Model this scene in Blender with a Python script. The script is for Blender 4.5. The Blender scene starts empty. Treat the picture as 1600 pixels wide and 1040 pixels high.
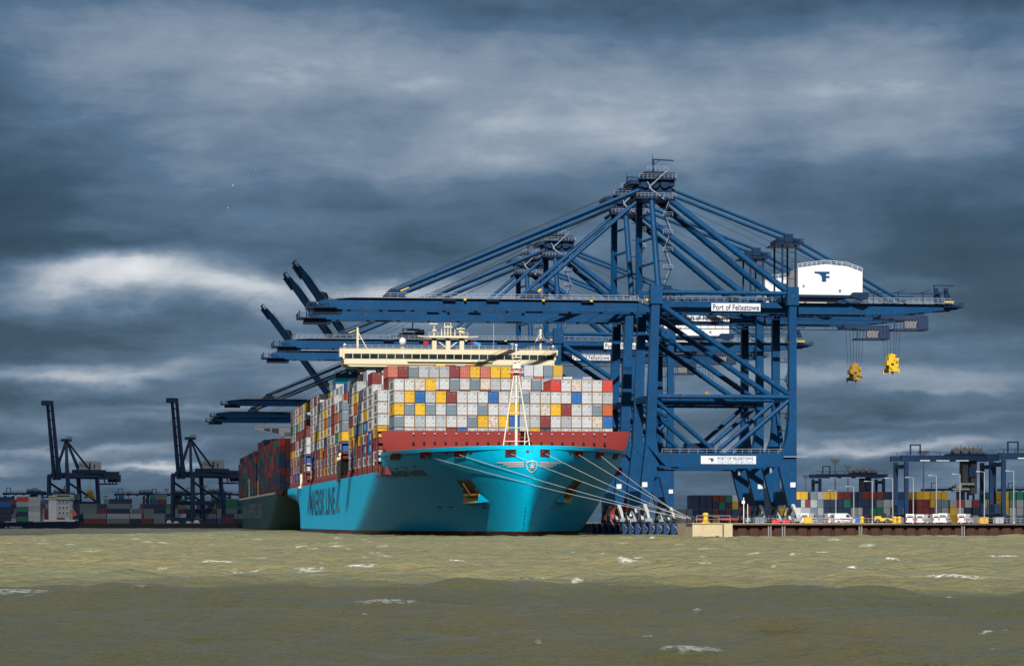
import bpy, math, random
import numpy as np
from mathutils import Vector, Matrix

# ------------------------------------------------------------------ camera, sky, sun, exposure
S = bpy.context.scene
COL = S.collection
R = math.radians
CAMH = 3.4
FPX = 4400.0            # focal length in photo pixels (photo 1600 wide)
cam = bpy.data.objects.new('camera', bpy.data.cameras.new('camera'))
COL.objects.link(cam)
cam.location = (0, 0, CAMH)
cam.rotation_euler = (R(90), 0, 0)
cam.data.sensor_width = 36
cam.data.lens = FPX / 1600 * 36
cam.data.shift_y = (815 - 520) / 1600
cam.data.clip_start = 1
cam.data.clip_end = 60000
S.camera = cam
S.view_settings.view_transform = 'Standard'
S.view_settings.look = 'None'
S.view_settings.exposure = 0.0
S.view_settings.gamma = 1
S.render.resolution_x, S.render.resolution_y = 1024, 665
S.cycles.max_bounces = 6
S.cycles.diffuse_bounces = 0
S.cycles.glossy_bounces = 3
S.cycles.transparent_max_bounces = 8

SUN_EL, SUN_AZ = 36.0, -5.0       # azimuth: degrees left of straight behind the camera
sv = Vector((math.sin(R(SUN_AZ)) * math.cos(R(SUN_EL)), -math.cos(R(SUN_AZ)) * math.cos(R(SUN_EL)), math.sin(R(SUN_EL))))
sl = bpy.data.lights.new('sun', 'SUN')
sl.energy = 4.8
sl.angle = R(0.5)
sl.color = (1.0, 0.96, 0.90)
so = bpy.data.objects.new('sun', sl)
COL.objects.link(so)
so.rotation_euler = sv.to_track_quat('Z', 'Y').to_euler()


def s2l(c):
    return tuple((v / 255 / 12.92) if v / 255 <= 0.04045 else ((v / 255 + 0.055) / 1.055) ** 2.4 for v in c)


class NT:
    """tiny node helper"""
    def __init__(s, tree):
        s.t = tree
        s.n = tree.nodes
        s.l = tree.links

    def new(s, ty, **kw):
        n = s.n.new(ty)
        for k, v in kw.items():
            if k.startswith('i_'):
                n.inputs[k[2:]].default_value = v
            else:
                setattr(n, k, v)
        return n

    def put(s, sock, v):
        if hasattr(v, 'is_output') or isinstance(v, bpy.types.NodeSocket):
            s.l.new(v, sock)
        else:
            sock.default_value = v

    def math(s, op, a, b=None, c=None, clamp=False):
        n = s.n.new('ShaderNodeMath')
        n.operation = op
        n.use_clamp = clamp
        s.put(n.inputs[0], a)
        if b is not None: s.put(n.inputs[1], b)
        if c is not None: s.put(n.inputs[2], c)
        return n.outputs[0]

    def comb(s, x, y, z):
        n = s.n.new('ShaderNodeCombineXYZ')
        s.put(n.inputs[0], x); s.put(n.inputs[1], y); s.put(n.inputs[2], z)
        return n.outputs[0]

    def noise(s, vec, scale, detail=4, rough=0.55, dist=0.0):
        n = s.n.new('ShaderNodeTexNoise')
        if vec is not None: s.l.new(vec, n.inputs['Vector'])
        n.inputs['Scale'].default_value = scale
        n.inputs['Detail'].default_value = detail
        n.inputs['Roughness'].default_value = rough
        n.inputs['Distortion'].default_value = dist
        return n.outputs['Fac']

    def ramp(s, fac, stops, interp='LINEAR'):
        n = s.n.new('ShaderNodeValToRGB')
        n.color_ramp.interpolation = interp
        e = n.color_ramp.elements
        while len(e) < len(stops): e.new(0.5)
        for k, (p, c) in enumerate(stops):
            e[k].position = p
            e[k].color = (*c, 1) if len(c) == 3 else c
        s.put(n.inputs[0], fac)
        return n.outputs[0]

    def mix(s, f, a, b, blend='MIX'):
        n = s.n.new('ShaderNodeMix')
        n.data_type = 'RGBA'
        n.blend_type = blend
        s.put(n.inputs[0], f)
        for k, v in ((6, a), (7, b)):
            if isinstance(v, tuple): v = (*v, 1) if len(v) == 3 else v
            s.put(n.inputs[k], v)
        return n.outputs[2]


# ---- world: Nishita sky seen through a broken deck of storm clouds
world = bpy.data.worlds.new('World')
S.world = world
world.use_nodes = True
w = NT(world.node_tree)
w.n.clear()
sky = w.new('ShaderNodeTexSky')
sky.sky_type = 'NISHITA'
sky.sun_disc = False
sky.sun_elevation = R(SUN_EL)
sky.sun_rotation = math.atan2(sv.x, sv.y)
tc = w.new('ShaderNodeTexCoord')
sep = w.new('ShaderNodeSeparateXYZ')
w.l.new(tc.outputs['Generated'], sep.inputs[0])
az = w.math('MULTIPLY', w.math('ARCTAN2', sep.outputs[0], sep.outputs[1]), 4.4)
el = w.math('MULTIPLY', w.math('ARCSINE', sep.outputs[2]), 4.4)      # units: about 13 degrees
# warp
wv = w.comb(az, w.math('MULTIPLY', el, 2.0), 3.3)
n1 = w.math('SUBTRACT', w.noise(wv, 2.6, 6, 0.56), 0.5)
wv2 = w.comb(w.math('ADD', az, 7.7), w.math('MULTIPLY', el, 2.2), 9.1)
n2 = w.math('SUBTRACT', w.noise(wv2, 3.1, 6, 0.56), 0.5)
P = w.math('MULTIPLY_ADD', n1, 0.30, az)
Q = w.math('MULTIPLY_ADD', n2, 0.13, el)


def gauss(px, py, sx, sy, amp, rot=0.0):
    cx, cy = (px - 800) / 1000, (815 - py) / 1000
    dx = w.math('SUBTRACT', P, cx)
    dy = w.math('SUBTRACT', Q, cy)
    if rot:
        c, s_ = math.cos(rot), math.sin(rot)
        dx, dy = w.math('ADD', w.math('MULTIPLY', dx, c), w.math('MULTIPLY', dy, s_)), w.math('SUBTRACT', w.math('MULTIPLY', dy, c), w.math('MULTIPLY', dx, s_))
    a = w.math('POWER', w.math('ABSOLUTE', w.math('DIVIDE', dx, sx / 1000)), 2.0)
    b = w.math('POWER', w.math('ABSOLUTE', w.math('DIVIDE', dy, sy / 1000)), 2.0)
    e = w.math('EXPONENT', w.math('MULTIPLY', w.math('ADD', a, b), -1.0))
    return w.math('MULTIPLY', e, amp)


val = None
GS = [
    (600, 130, 300, 75, .20, 0), (1050, 195, 330, 85, .20, .06), (1470, 150, 220, 80, .17, 0.2), (240, 80, 260, 90, .12, 0), (740, 250, 260, 50, .06, 0),
    (950, 0, 420, 50, -.17, 0), (1560, 60, 120, 90, -.08, 0), (200, -20, 300, 40, -.10, 0), (1480, 10, 220, 45, -.17, 0), (-20, 260, 150, 220, -.22, 0), (330, 330, 420, 70, -.07, 0), (780, 330, 200, 60, -.05, 0),
    (520, 250, 200, 40, .07, 0), (1560, 380, 160, 110, -.22, 0), (1250, 330, 260, 80, -.06, 0), (1100, 290, 300, 40, -.03, 0),
    (100, 380, 330, 20, -.14, 0), (620, 392, 200, 34, -.07, 0), (190, 432, 150, 34, .42, 0), (420, 445, 90, 20, .14, 0), (205, 425, 55, 22, .18, 0), (330, 462, 150, 26, .26, 0),
    (60, 452, 140, 30, .26, 0), (640, 438, 60, 16, .30, 0), (480, 480, 160, 24, .12, 0), (600, 455, 200, 30, .22, 0), (150, 520, 230, 24, -.08, 0),
    (120, 583, 210, 14, .34, 0), (480, 562, 140, 10, .12, 0), (60, 566, 80, 6, .12, 0), (480, 600, 160, 16, .05, 0), (100, 625, 260, 16, -.10, 0), (200, 655, 220, 12, .08, 0), (60, 690, 150, 10, -.06, 0),
    (230, 733, 80, 8, .40, 0), (10, 735, 60, 9, .30, 0), (150, 705, 180, 6, .14, 0), (280, 668, 180, 8, .14, 0), (340, 648, 120, 6, .10, 0), (160, 712, 260, 9, .08, 0), (330, 780, 200, 20, -.06, 0),
    (1350, 590, 280, 22, .30, 0), (1470, 612, 120, 8, .12, 0), (1500, 545, 200, 16, .08, 0), (1400, 640, 260, 14, -.10, 0), (1380, 688, 240, 10, .34, 0), (1300, 668, 140, 6, .10, 0), (1460, 655, 160, 5, .10, 0), (1150, 640, 160, 14, .10, 0),
    (1330, 720, 260, 10, -.08, 0), (1100, 745, 200, 10, .05, 0), (1300, 500, 300, 26, .03, 0), (1540, 480, 120, 30, -.08, 0),
]
for g in GS:
    o_ = gauss(*g)
    val = o_ if val is None else w.math('ADD', val, o_)
# fine wisps: streaky low down, billowy higher up
lowf = w.math('DIVIDE', 1.0, w.math('ADD', w.math('ABSOLUTE', el), 0.22))
wv3 = w.comb(w.math('MULTIPLY', az, 1.1), w.math('MULTIPLY', el, 2.5), 1.7)
n3 = w.math('SUBTRACT', w.noise(wv3, 3.0, 8, 0.56, 0.25), 0.5)
wv4 = w.comb(az, w.math('MULTIPLY', el, 2.1), 5.2)
n4 = w.math('SUBTRACT', w.noise(wv4, 8.0, 8, 0.6, 0.3), 0.5)
wv5 = w.comb(w.math('MULTIPLY', az, 1.4), w.math('MULTIPLY', el, 9.0), 2.2)
n5 = w.math('MULTIPLY', w.math('SUBTRACT', w.noise(wv5, 2.6, 7, 0.6, 0.2), 0.5), w.math('MINIMUM', w.math('MULTIPLY', lowf, 0.16), 0.6))
tot = w.math('ADD', w.math('ADD', w.math('ADD', 0.365, w.math('MULTIPLY', w.math('MINIMUM', w.math('MAXIMUM', w.math('SUBTRACT', el, 0.30), 0.0), 0.5), 0.16)), val), w.math('ADD', w.math('ADD', w.math('MULTIPLY', n3, 0.50), n5), w.math('MULTIPLY', n4, 0.17)))
KS = 0.1
def kc(c):
    return tuple(v / KS for v in s2l(c))
ccol = w.ramp(tot, [(0.0, kc((24, 48, 72))), (0.22, kc((46, 73, 96))), (0.42, kc((84, 110, 137))), (0.62, kc((138, 153, 171))), (0.80, kc((196, 202, 210))), (1.0, kc((226, 228, 232)))])
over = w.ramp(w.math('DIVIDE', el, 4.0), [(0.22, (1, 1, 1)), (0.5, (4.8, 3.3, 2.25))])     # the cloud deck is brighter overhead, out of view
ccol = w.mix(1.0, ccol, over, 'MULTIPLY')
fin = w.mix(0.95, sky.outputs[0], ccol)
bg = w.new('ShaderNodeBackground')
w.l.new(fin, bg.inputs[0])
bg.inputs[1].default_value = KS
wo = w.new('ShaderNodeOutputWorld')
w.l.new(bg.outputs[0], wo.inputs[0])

# ------------------------------------------------------------------ helpers
rng = random.Random(7)


def tag(o, label=None, cat=None, group=None, kind=None):
    if label: o['label'] = label
    if cat: o['category'] = cat
    if group: o['group'] = group
    if kind: o['kind'] = kind
    return o


class MB:
    def __init__(s):
        s.v = []; s.f = []; s.m = []; s.sm = []

    def add(s, vs, fs, mi=0, smooth=False):
        b = len(s.v)
        s.v.extend([tuple(p) for p in vs])
        for f in fs:
            s.f.append(tuple(b + i for i in f)); s.m.append(mi); s.sm.append(smooth)
        return s

    def box(s, x0, x1, y0, y1, z0, z1, mi=0):
        vs = [(x, y, z) for z in (z0, z1) for y in (y0, y1) for x in (x0, x1)]
        return s.add(vs, [(0, 2, 3, 1), (4, 5, 7, 6), (0, 1, 5, 4), (2, 6, 7, 3), (0, 4, 6, 2), (1, 3, 7, 5)], mi)

    def beam(s, p, q, w_, h, mi=0, w2=None, h2=None):
        """box beam between points; w_ is horizontal-ish width, h the other"""
        p, q = Vector(p), Vector(q)
        d = (q - p).normalized()
        up = Vector((0, 0, 1)) if abs(d.z) < 0.9 else Vector((1, 0, 0))
        a = d.cross(up).normalized(); b = a.cross(d).normalized()
        w2 = w2 or w_; h2 = h2 or h
        vs = []
        for c, ww, hh in ((p, w_, h), (q, w2, h2)):
            for sa, sb in ((-1, -1), (1, -1), (1, 1), (-1, 1)):
                vs.append(c + a * sa * ww / 2 + b * sb * hh / 2)
        return s.add(vs, [(3, 2, 1, 0), (4, 5, 6, 7), (0, 1, 5, 4), (1, 2, 6, 5), (2, 3, 7, 6), (3, 0, 4, 7)], mi)

    def tube(s, p, q, r, n=8, r2=None, mi=0, caps=True):
        p, q = Vector(p), Vector(q)
        d = (q - p).normalized()
        up = Vector((0, 0, 1)) if abs(d.z) < 0.9 else Vector((1, 0, 0))
        a = d.cross(up).normalized(); b = a.cross(d).normalized()
        r2 = r if r2 is None else r2
        vs = []
        for c, rr in ((p, r), (q, r2)):
            for k in range(n):
                t = 2 * math.pi * k / n
                vs.append(c + (a * math.cos(t) + b * math.sin(t)) * rr)
        fs = [(k, (k + 1) % n, n + (k + 1) % n, n + k) for k in range(n)]
        s.add(vs, fs, mi, True)
        if caps:
            s.add(vs, [tuple(range(n))[::-1], tuple(range(n, 2 * n))], mi)
        return s

    def poly(s, pts, r, n=6, mi=0):
        for a, b in zip(pts[:-1], pts[1:]): s.tube(a, b, r, n, mi=mi, caps=False)
        return s

    def prism(s, pts, ax, lo, hi, mi=0):
        """2-D outline extruded along axis ax ('x','y','z')"""
        n = len(pts)
        def mk(a, b, c):
            return {'y': (a, c, b), 'x': (c, a, b), 'z': (a, b, c)}[ax]
        vs = [mk(a, b, lo) for a, b in pts] + [mk(a, b, hi) for a, b in pts]
        fs = [tuple(range(n)), tuple(range(n, 2 * n))[::-1]] + [(k, n + k, n + (k + 1) % n, (k + 1) % n) for k in range(n)]
        return s.add(vs, fs, mi)

    def ball(s, c, r, mi=0, nu=10, nv=6, sz=1.0):
        vs = []; fs = []
        for j in range(nv + 1):
            th = math.pi * j / nv
            for i in range(nu):
                ph = 2 * math.pi * i / nu
                vs.append((c[0] + r * math.sin(th) * math.cos(ph), c[1] + r * math.sin(th) * math.sin(ph), c[2] + r * sz * math.cos(th)))
        for j in range(nv):
            for i in range(nu):
                fs.append((j * nu + i, (j + 1) * nu + i, (j + 1) * nu + (i + 1) % nu, j * nu + (i + 1) % nu))
        return s.add(vs, fs, mi, True)

    def rail(s, pts, h=1.1, r=0.045, step=3.0, mi=0, two=True):
        r = r * .75
        for a, b in zip(pts[:-1], pts[1:]):
            a, b = Vector(a), Vector(b)
            L = (b - a).length
            up = Vector((0, 0, h))
            s.beam(a + up, b + up, r * 2, r * 2, mi)
            if two: s.beam(a + up * .5, b + up * .5, r * 1.4, r * 1.4, mi)
            n = max(1, int(L / step))
            for k in range(n + 1):
                p = a.lerp(b, k / n)
                s.beam(p, p + up, r * 1.6, r * 1.6, mi)
        return s

    def build(s, name, mats, parent=None, loc=(0, 0, 0), fix=True):
        me = bpy.data.meshes.new(name)
        me.from_pydata(s.v, [], s.f)
        if not isinstance(mats, (list, tuple)): mats = [mats]
        for m_ in mats: me.materials.append(m_)
        me.polygons.foreach_set('material_index', s.m)
        me.polygons.foreach_set('use_smooth', s.sm)
        if fix:
            import bmesh
            bm = bmesh.new(); bm.from_mesh(me)
            bmesh.ops.recalc_face_normals(bm, faces=bm.faces)
            bm.to_mesh(me); bm.free()
        me.update()
        o = bpy.data.objects.new(name, me)
        COL.objects.link(o)
        o.location = loc
        if parent: o.parent = parent
        return o


def empty(name, loc=(0, 0, 0), rz=0.0):
    o = bpy.data.objects.new(name, None)
    o.empty_display_size = 2
    COL.objects.link(o)
    o.location = loc
    o.rotation_euler = (0, 0, rz)
    return o


KIDS = {}


def kids(o):
    return [c for c in bpy.data.objects if c.parent == o]


def copy_tree(o, parent=None):
    c = o.copy(); COL.objects.link(c); c.parent = parent
    for k in kids(o): copy_tree(k, c)
    return c


_font = {}


def text2d(txt, size=1.0, bold=0.0):
    """flat text as 2-D verts and faces, width and height"""
    cu = bpy.data.curves.new('lettering_curve', 'FONT')
    cu.body = txt
    cu.size = size
    cu.offset = bold
    cu.resolution_u = 3
    ob = bpy.data.objects.new('lettering_curve', cu)
    COL.objects.link(ob)
    dg = bpy.context.evaluated_depsgraph_get()
    me = ob.evaluated_get(dg).to_mesh()
    vs = [(v.co.x, v.co.y) for v in me.vertices]
    fs = [tuple(p.vertices) for p in me.polygons]
    ob.evaluated_get(dg).to_mesh_clear()
    COL.objects.unlink(ob)
    bpy.data.objects.remove(ob); bpy.data.curves.remove(cu)
    xs = [v[0] for v in vs]; ys = [v[1] for v in vs]
    x0, y0 = min(xs), min(ys)
    vs = [(a - x0, b - y0) for a, b in vs]
    return vs, fs, max(xs) - x0, max(ys) - y0


def at(px, py, Y):
    return Vector(((px - 800) / FPX * Y, Y, CAMH + (815 - py) / FPX * Y))


# ------------------------------------------------------------------ materials
MATS = {}


def mat(name, col, rough=0.55, metal=0.0, var=0.18, vs=0.25, rust=0.0, bump=0.0, spec=0.5, rnd=0.0, rustcol=(0.16, 0.065, 0.025), streak=0.0):
    if name in MATS: return MATS[name]
    m = bpy.data.materials.new(name)
    m.use_nodes = True
    t = NT(m.node_tree)
    b = t.n['Principled BSDF']
    tcn = t.new('ShaderNodeTexCoord')
    oi = t.new('ShaderNodeObjectInfo')
    off = t.comb(t.math('MULTIPLY', oi.outputs['Random'], 300.0), t.math('MULTIPLY', oi.outputs['Random'], 170.0), 0.0)
    va = t.new('ShaderNodeVectorMath', operation='ADD')
    t.l.new(tcn.outputs['Object'], va.inputs[0]); t.l.new(off, va.inputs[1])
    vec = va.outputs[0]
    n = t.noise(vec, vs, 6, 0.6)
    f = t.math('MULTIPLY_ADD', t.math('SUBTRACT', n, 0.5), var * 2.2, 1.0)
    if rnd:
        f = t.math('MULTIPLY', f, t.math('MULTIPLY_ADD', t.math('SUBTRACT', oi.outputs['Random'], 0.5), rnd, 1.0))
    hv = t.new('ShaderNodeHueSaturation')
    hv.inputs['Color'].default_value = (*col, 1)
    t.l.new(f, hv.inputs['Value'])
    c = hv.outputs[0]
    if streak:
        mp = t.new('ShaderNodeMapping'); mp.inputs['Scale'].default_value = (1.6, 1.6, 0.09)
        t.l.new(vec, mp.inputs[0])
        st = t.noise(mp.outputs[0], 1.0, 5, 0.65)
        sm = t.ramp(st, [(0.55, (0, 0, 0)), (0.75, (1, 1, 1))])
        c = t.mix(t.math('MULTIPLY', sm, streak), c, tuple(x * 0.45 + 0.02 for x in col))
    if rust:
        rn = t.noise(vec, vs * 5.5, 7, 0.7)
        rm = t.ramp(rn, [(0.60 - rust * .12, (0, 0, 0)), (0.72 - rust * .08, (1, 1, 1))])
        c = t.mix(t.math('MULTIPLY', rm, min(1.0, .55 + rust * .4)), c, rustcol)
    t.l.new(c, b.inputs['Base Color'])
    b.inputs['Roughness'].default_value = rough
    b.inputs['Metallic'].default_value = metal
    b.inputs['Specular IOR Level'].default_value = spec
    if bump:
        bp = t.new('ShaderNodeBump'); bp.inputs['Strength'].default_value = bump; bp.inputs['Distance'].default_value = 0.3
        t.l.new(t.noise(vec, vs * 4, 5, 0.6), bp.inputs['Height'])
        t.l.new(bp.outputs[0], b.inputs['Normal'])
    MATS[name] = m
    return m


M_CRANE = mat('crane_blue_paint', (0.0002, 0.056, 0.160), 0.5, var=0.42, vs=0.16, streak=0.5, rust=0.10, spec=0.22, bump=.15)
M_CRANE2 = mat('crane_walkway_blue', (0.002, 0.024, 0.075), 0.55, var=0.25, spec=0.25)
M_OLDCRANE = mat('old_crane_navy_paint', (0.005, 0.028, 0.085), 0.5, var=0.25, vs=.15, rust=.1)
M_WHITE = mat('white_paint', (0.80, 0.81, 0.83), 0.5, var=0.08, vs=0.2, streak=0.25)
M_RAIL = mat('galvanised_rail', (0.36, 0.40, 0.47), 0.45, metal=0.2, var=0.1)
M_YEL = mat('yellow_paint', (0.80, 0.50, 0.01), 0.5, var=0.15, vs=0.6, rust=0.15)
M_YELD = mat('greasy_yellow_paint', (0.42, 0.24, 0.02), 0.6, var=0.35, vs=0.8, rust=0.5)
M_DARK = mat('dark_machinery', (0.018, 0.022, 0.032), 0.6, var=0.3, vs=0.8)
M_STEEL = mat('grey_steel_machinery', (0.22, 0.22, 0.23), 0.5, metal=0.3, var=0.4, vs=0.9)
M_CREAM = mat('cream_superstructure_paint', (0.80, 0.69, 0.47), 0.5, var=0.1, vs=0.15, streak=0.25)
M_GLASS = mat('dark_window_glass', (0.012, 0.03, 0.038), 0.12, var=0.2, spec=0.8)
M_RED = mat('oxide_red_paint', (0.29, 0.032, 0.026), 0.6, var=0.22, vs=0.12, streak=0.5, rust=.1)
M_DRED = mat('dark_oxide_red_deck', (0.16, 0.022, 0.02), 0.65, var=0.3, vs=0.3)
M_HOLE = mat('dark_opening', (0.01, 0.008, 0.01), 0.8)
M_ROPE = mat('mooring_rope_fibre', (0.72, 0.68, 0.62), 0.8, var=0.15, vs=2)
M_BLACK = mat('black_lettering', (0.012, 0.02, 0.03), 0.6)
M_INK = mat('navy_lettering', (0.02, 0.03, 0.14), 0.6)
M_CYANINK = mat('pale_blue_lettering', (0.20, 0.52, 0.72), 0.6)
M_RUSTY = mat('rusty_pocket_steel', (0.10, 0.055, 0.02), 0.75, var=0.6, vs=0.9, rust=0.6, rustcol=(.22, .09, .02))
M_RUSTL = mat('rust_stained_lip', (0.50, 0.38, 0.14), 0.7, var=0.4, vs=1.2, rust=0.5)
M_CONC = mat('concrete_quay', (0.22, 0.21, 0.19), 0.85, var=0.3, vs=0.15, bump=.2)
M_CREAMC = mat('pale_concrete_block', (0.62, 0.50, 0.30), 0.85, var=0.18, vs=0.35, bump=.25, streak=.3)
M_PILE = mat('rusty_sheet_pile', (0.062, 0.024, 0.014), 0.85, var=0.6, vs=0.35, rust=0.5, rustcol=(.03, .013, .008), streak=.9)
M_FEND = mat('blue_fender_panel', (0.006, 0.045, 0.16), 0.5, var=0.25, vs=0.5, rust=.15)
M_RUBBER = mat('black_rubber', (0.015, 0.015, 0.015), 0.8)
M_GREY = mat('weathered_grey_pole', (0.40, 0.41, 0.42), 0.5, var=0.15)
M_FUNB = mat('pale_blue_funnel_paint', (0.005, 0.50, 0.72), 0.5, var=.1)
M_FLAGR = mat('red_flag_cloth', (0.55, 0.01, 0.03), 0.8)
M_FLAGB = mat('blue_flag_cloth', (0.05, 0.32, 0.62), 0.8)
M_ORANGE = mat('orange_lifeboat_paint', (0.75, 0.16, 0.03), 0.5)
M_NAVYH = mat('navy_hull_paint', (0.008, 0.02, 0.075), 0.5, var=.2, vs=.1, rust=.1)


def hull_material(name, paint, boot, zb, streakc, stripe=None):
    m = bpy.data.materials.new(name)
    m.use_nodes = True
    t = NT(m.node_tree)
    b = t.n['Principled BSDF']
    g = t.new('ShaderNodeTexCoord')
    sp = t.new('ShaderNodeSeparateXYZ'); t.l.new(g.outputs['Object'], sp.inputs[0])
    n = t.noise(g.outputs['Object'], 0.06, 6, 0.6)
    f = t.math('MULTIPLY_ADD', t.math('SUBTRACT', n, 0.5), 0.24, 1.0)
    hv = t.new('ShaderNodeHueSaturation'); hv.inputs['Color'].default_value = (*paint, 1); t.l.new(f, hv.inputs['Value'])
    c = hv.outputs[0]
    # vertical run marks and scuffs
    mp = t.new('ShaderNodeMapping'); mp.inputs['Scale'].default_value = (0.9, 0.9, 0.07); t.l.new(g.outputs['Object'], mp.inputs[0])
    st = t.ramp(t.noise(mp.outputs[0], 1.0, 6, 0.7), [(0.52, (0, 0, 0)), (0.72, (1, 1, 1))])
    c = t.mix(t.math('MULTIPLY', st, 0.6), c, streakc)
    mp2 = t.new('ShaderNodeMapping'); mp2.inputs['Scale'].default_value = (0.35, 0.05, 1.6); t.l.new(g.outputs['Object'], mp2.inputs[0])
    sc = t.ramp(t.noise(mp2.outputs[0], 1.0, 5, 0.75), [(0.66, (0, 0, 0)), (0.74, (1, 1, 1))])
    c = t.mix(t.math('MULTIPLY', sc, 0.25), c, tuple(x * .3 + .02 for x in paint))
    # painted boot topping below zb, with a wavy grime edge
    e = t.math('ADD', sp.outputs[2], t.math('MULTIPLY', t.math('SUBTRACT', t.noise(g.outputs['Object'], 0.5, 4), 0.5), 0.25))
    k = t.math('LESS_THAN', e, zb)
    c = t.mix(k, c, boot)
    t.l.new(c, b.inputs['Base Color'])
    b.inputs['Roughness'].default_value = 0.45
    b.inputs['Specular IOR Level'].default_value = 0.25
    br = t.new('ShaderNodeTexBrick')
    mp3 = t.new('ShaderNodeMapping'); mp3.inputs['Rotation'].default_value = (R(90), 0, R(90)); t.l.new(g.outputs['Object'], mp3.inputs[0])
    cz = t.comb(sp.outputs[1], sp.outputs[2], 0.0)
    t.l.new(cz, br.inputs['Vector'])
    br.inputs['Scale'].default_value = 1.0; br.inputs['Mortar Size'].default_value = 0.05
    br.inputs['Brick Width'].default_value = 9.0; br.inputs['Row Height'].default_value = 2.7
    c2 = t.mix(t.math('MULTIPLY', br.outputs['Fac'], 0.28), c, tuple(x * .45 for x in paint))
    t.l.new(c2, b.inputs['Base Color'])
    bp = t.new('ShaderNodeBump'); bp.inputs['Strength'].default_value = 0.45; bp.inputs['Distance'].default_value = 0.16
    h = t.math('ADD', t.math('MULTIPLY', br.outputs['Fac'], -0.5), t.noise(g.outputs['Object'], 0.35, 3))
    t.l.new(h, bp.inputs['Height']); t.l.new(bp.outputs[0], b.inputs['Normal'])
    return m


M_HULL = hull_material('light_blue_hull_paint', (0.0, 0.65, 0.98), (0.055, 0.012, 0.014), 1.25, (0.001, 0.52, 0.76))
M_GHULL = hull_material('dark_green_hull_paint', (0.004, 0.080, 0.070), (0.03, 0.012, 0.012), 0.8, (0.02, 0.05, 0.045))

# ------------------------------------------------------------------ ground frames
TH = math.atan(0.14)                         # the quay and both ships run back to the left by this angle
UX = Vector((math.cos(TH), math.sin(TH), 0)); UY = Vector((-math.sin(TH), math.cos(TH), 0))
SHIP0 = Vector((4.5, 628, 0))                 # tip of the bow, at the waterline plane
CR0 = Vector((35.9, 705, 0))                  # seaward rail of the nearest crane
QZ = 2.95                                     # quay level


def ship_w(x, y, z): return SHIP0 + UX * x + UY * y + Vector((0, 0, z))
def quay_w(x, y, z): return CR0 + UX * x + UY * y + Vector((0, 0, z))


# ------------------------------------------------------------------ water
def waves(x, y):
    r = np.random.RandomState(11)
    h = np.zeros_like(x)
    for k in range(46):
        lam = 2.2 * (1.068 ** k)              # 2.2 .. 42 m
        th = R(78) + r.normal(0, R(26))
        kx, ky = 2 * math.pi / lam * math.cos(th), 2 * math.pi / lam * math.sin(th)
        a = 0.0165 * lam ** 0.62 * math.exp(-(lam / 22) ** 2) * r.uniform(.7, 1.3)
        ph = kx * x + ky * y + r.uniform(0, 6.28)
        s_ = np.sin(ph)
        h += a * (s_ + 0.25 * np.cos(2 * ph))
    return h


def vnoise(x, y, seed):
    r = np.random.RandomState(seed)
    g = r.rand(256, 256)
    xi = np.floor(x).astype(int); yi = np.floor(y).astype(int)
    fx = x - xi; fy = y - yi
    fx = fx * fx * (3 - 2 * fx); fy = fy * fy * (3 - 2 * fy)
    a = g[xi % 256, yi % 256]; b = g[(xi + 1) % 256, yi % 256]; c = g[xi % 256, (yi + 1) % 256]; d = g[(xi + 1) % 256, (yi + 1) % 256]
    return (a * (1 - fx) + b * fx) * (1 - fy) + (c * (1 - fx) + d * fx) * fy


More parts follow.
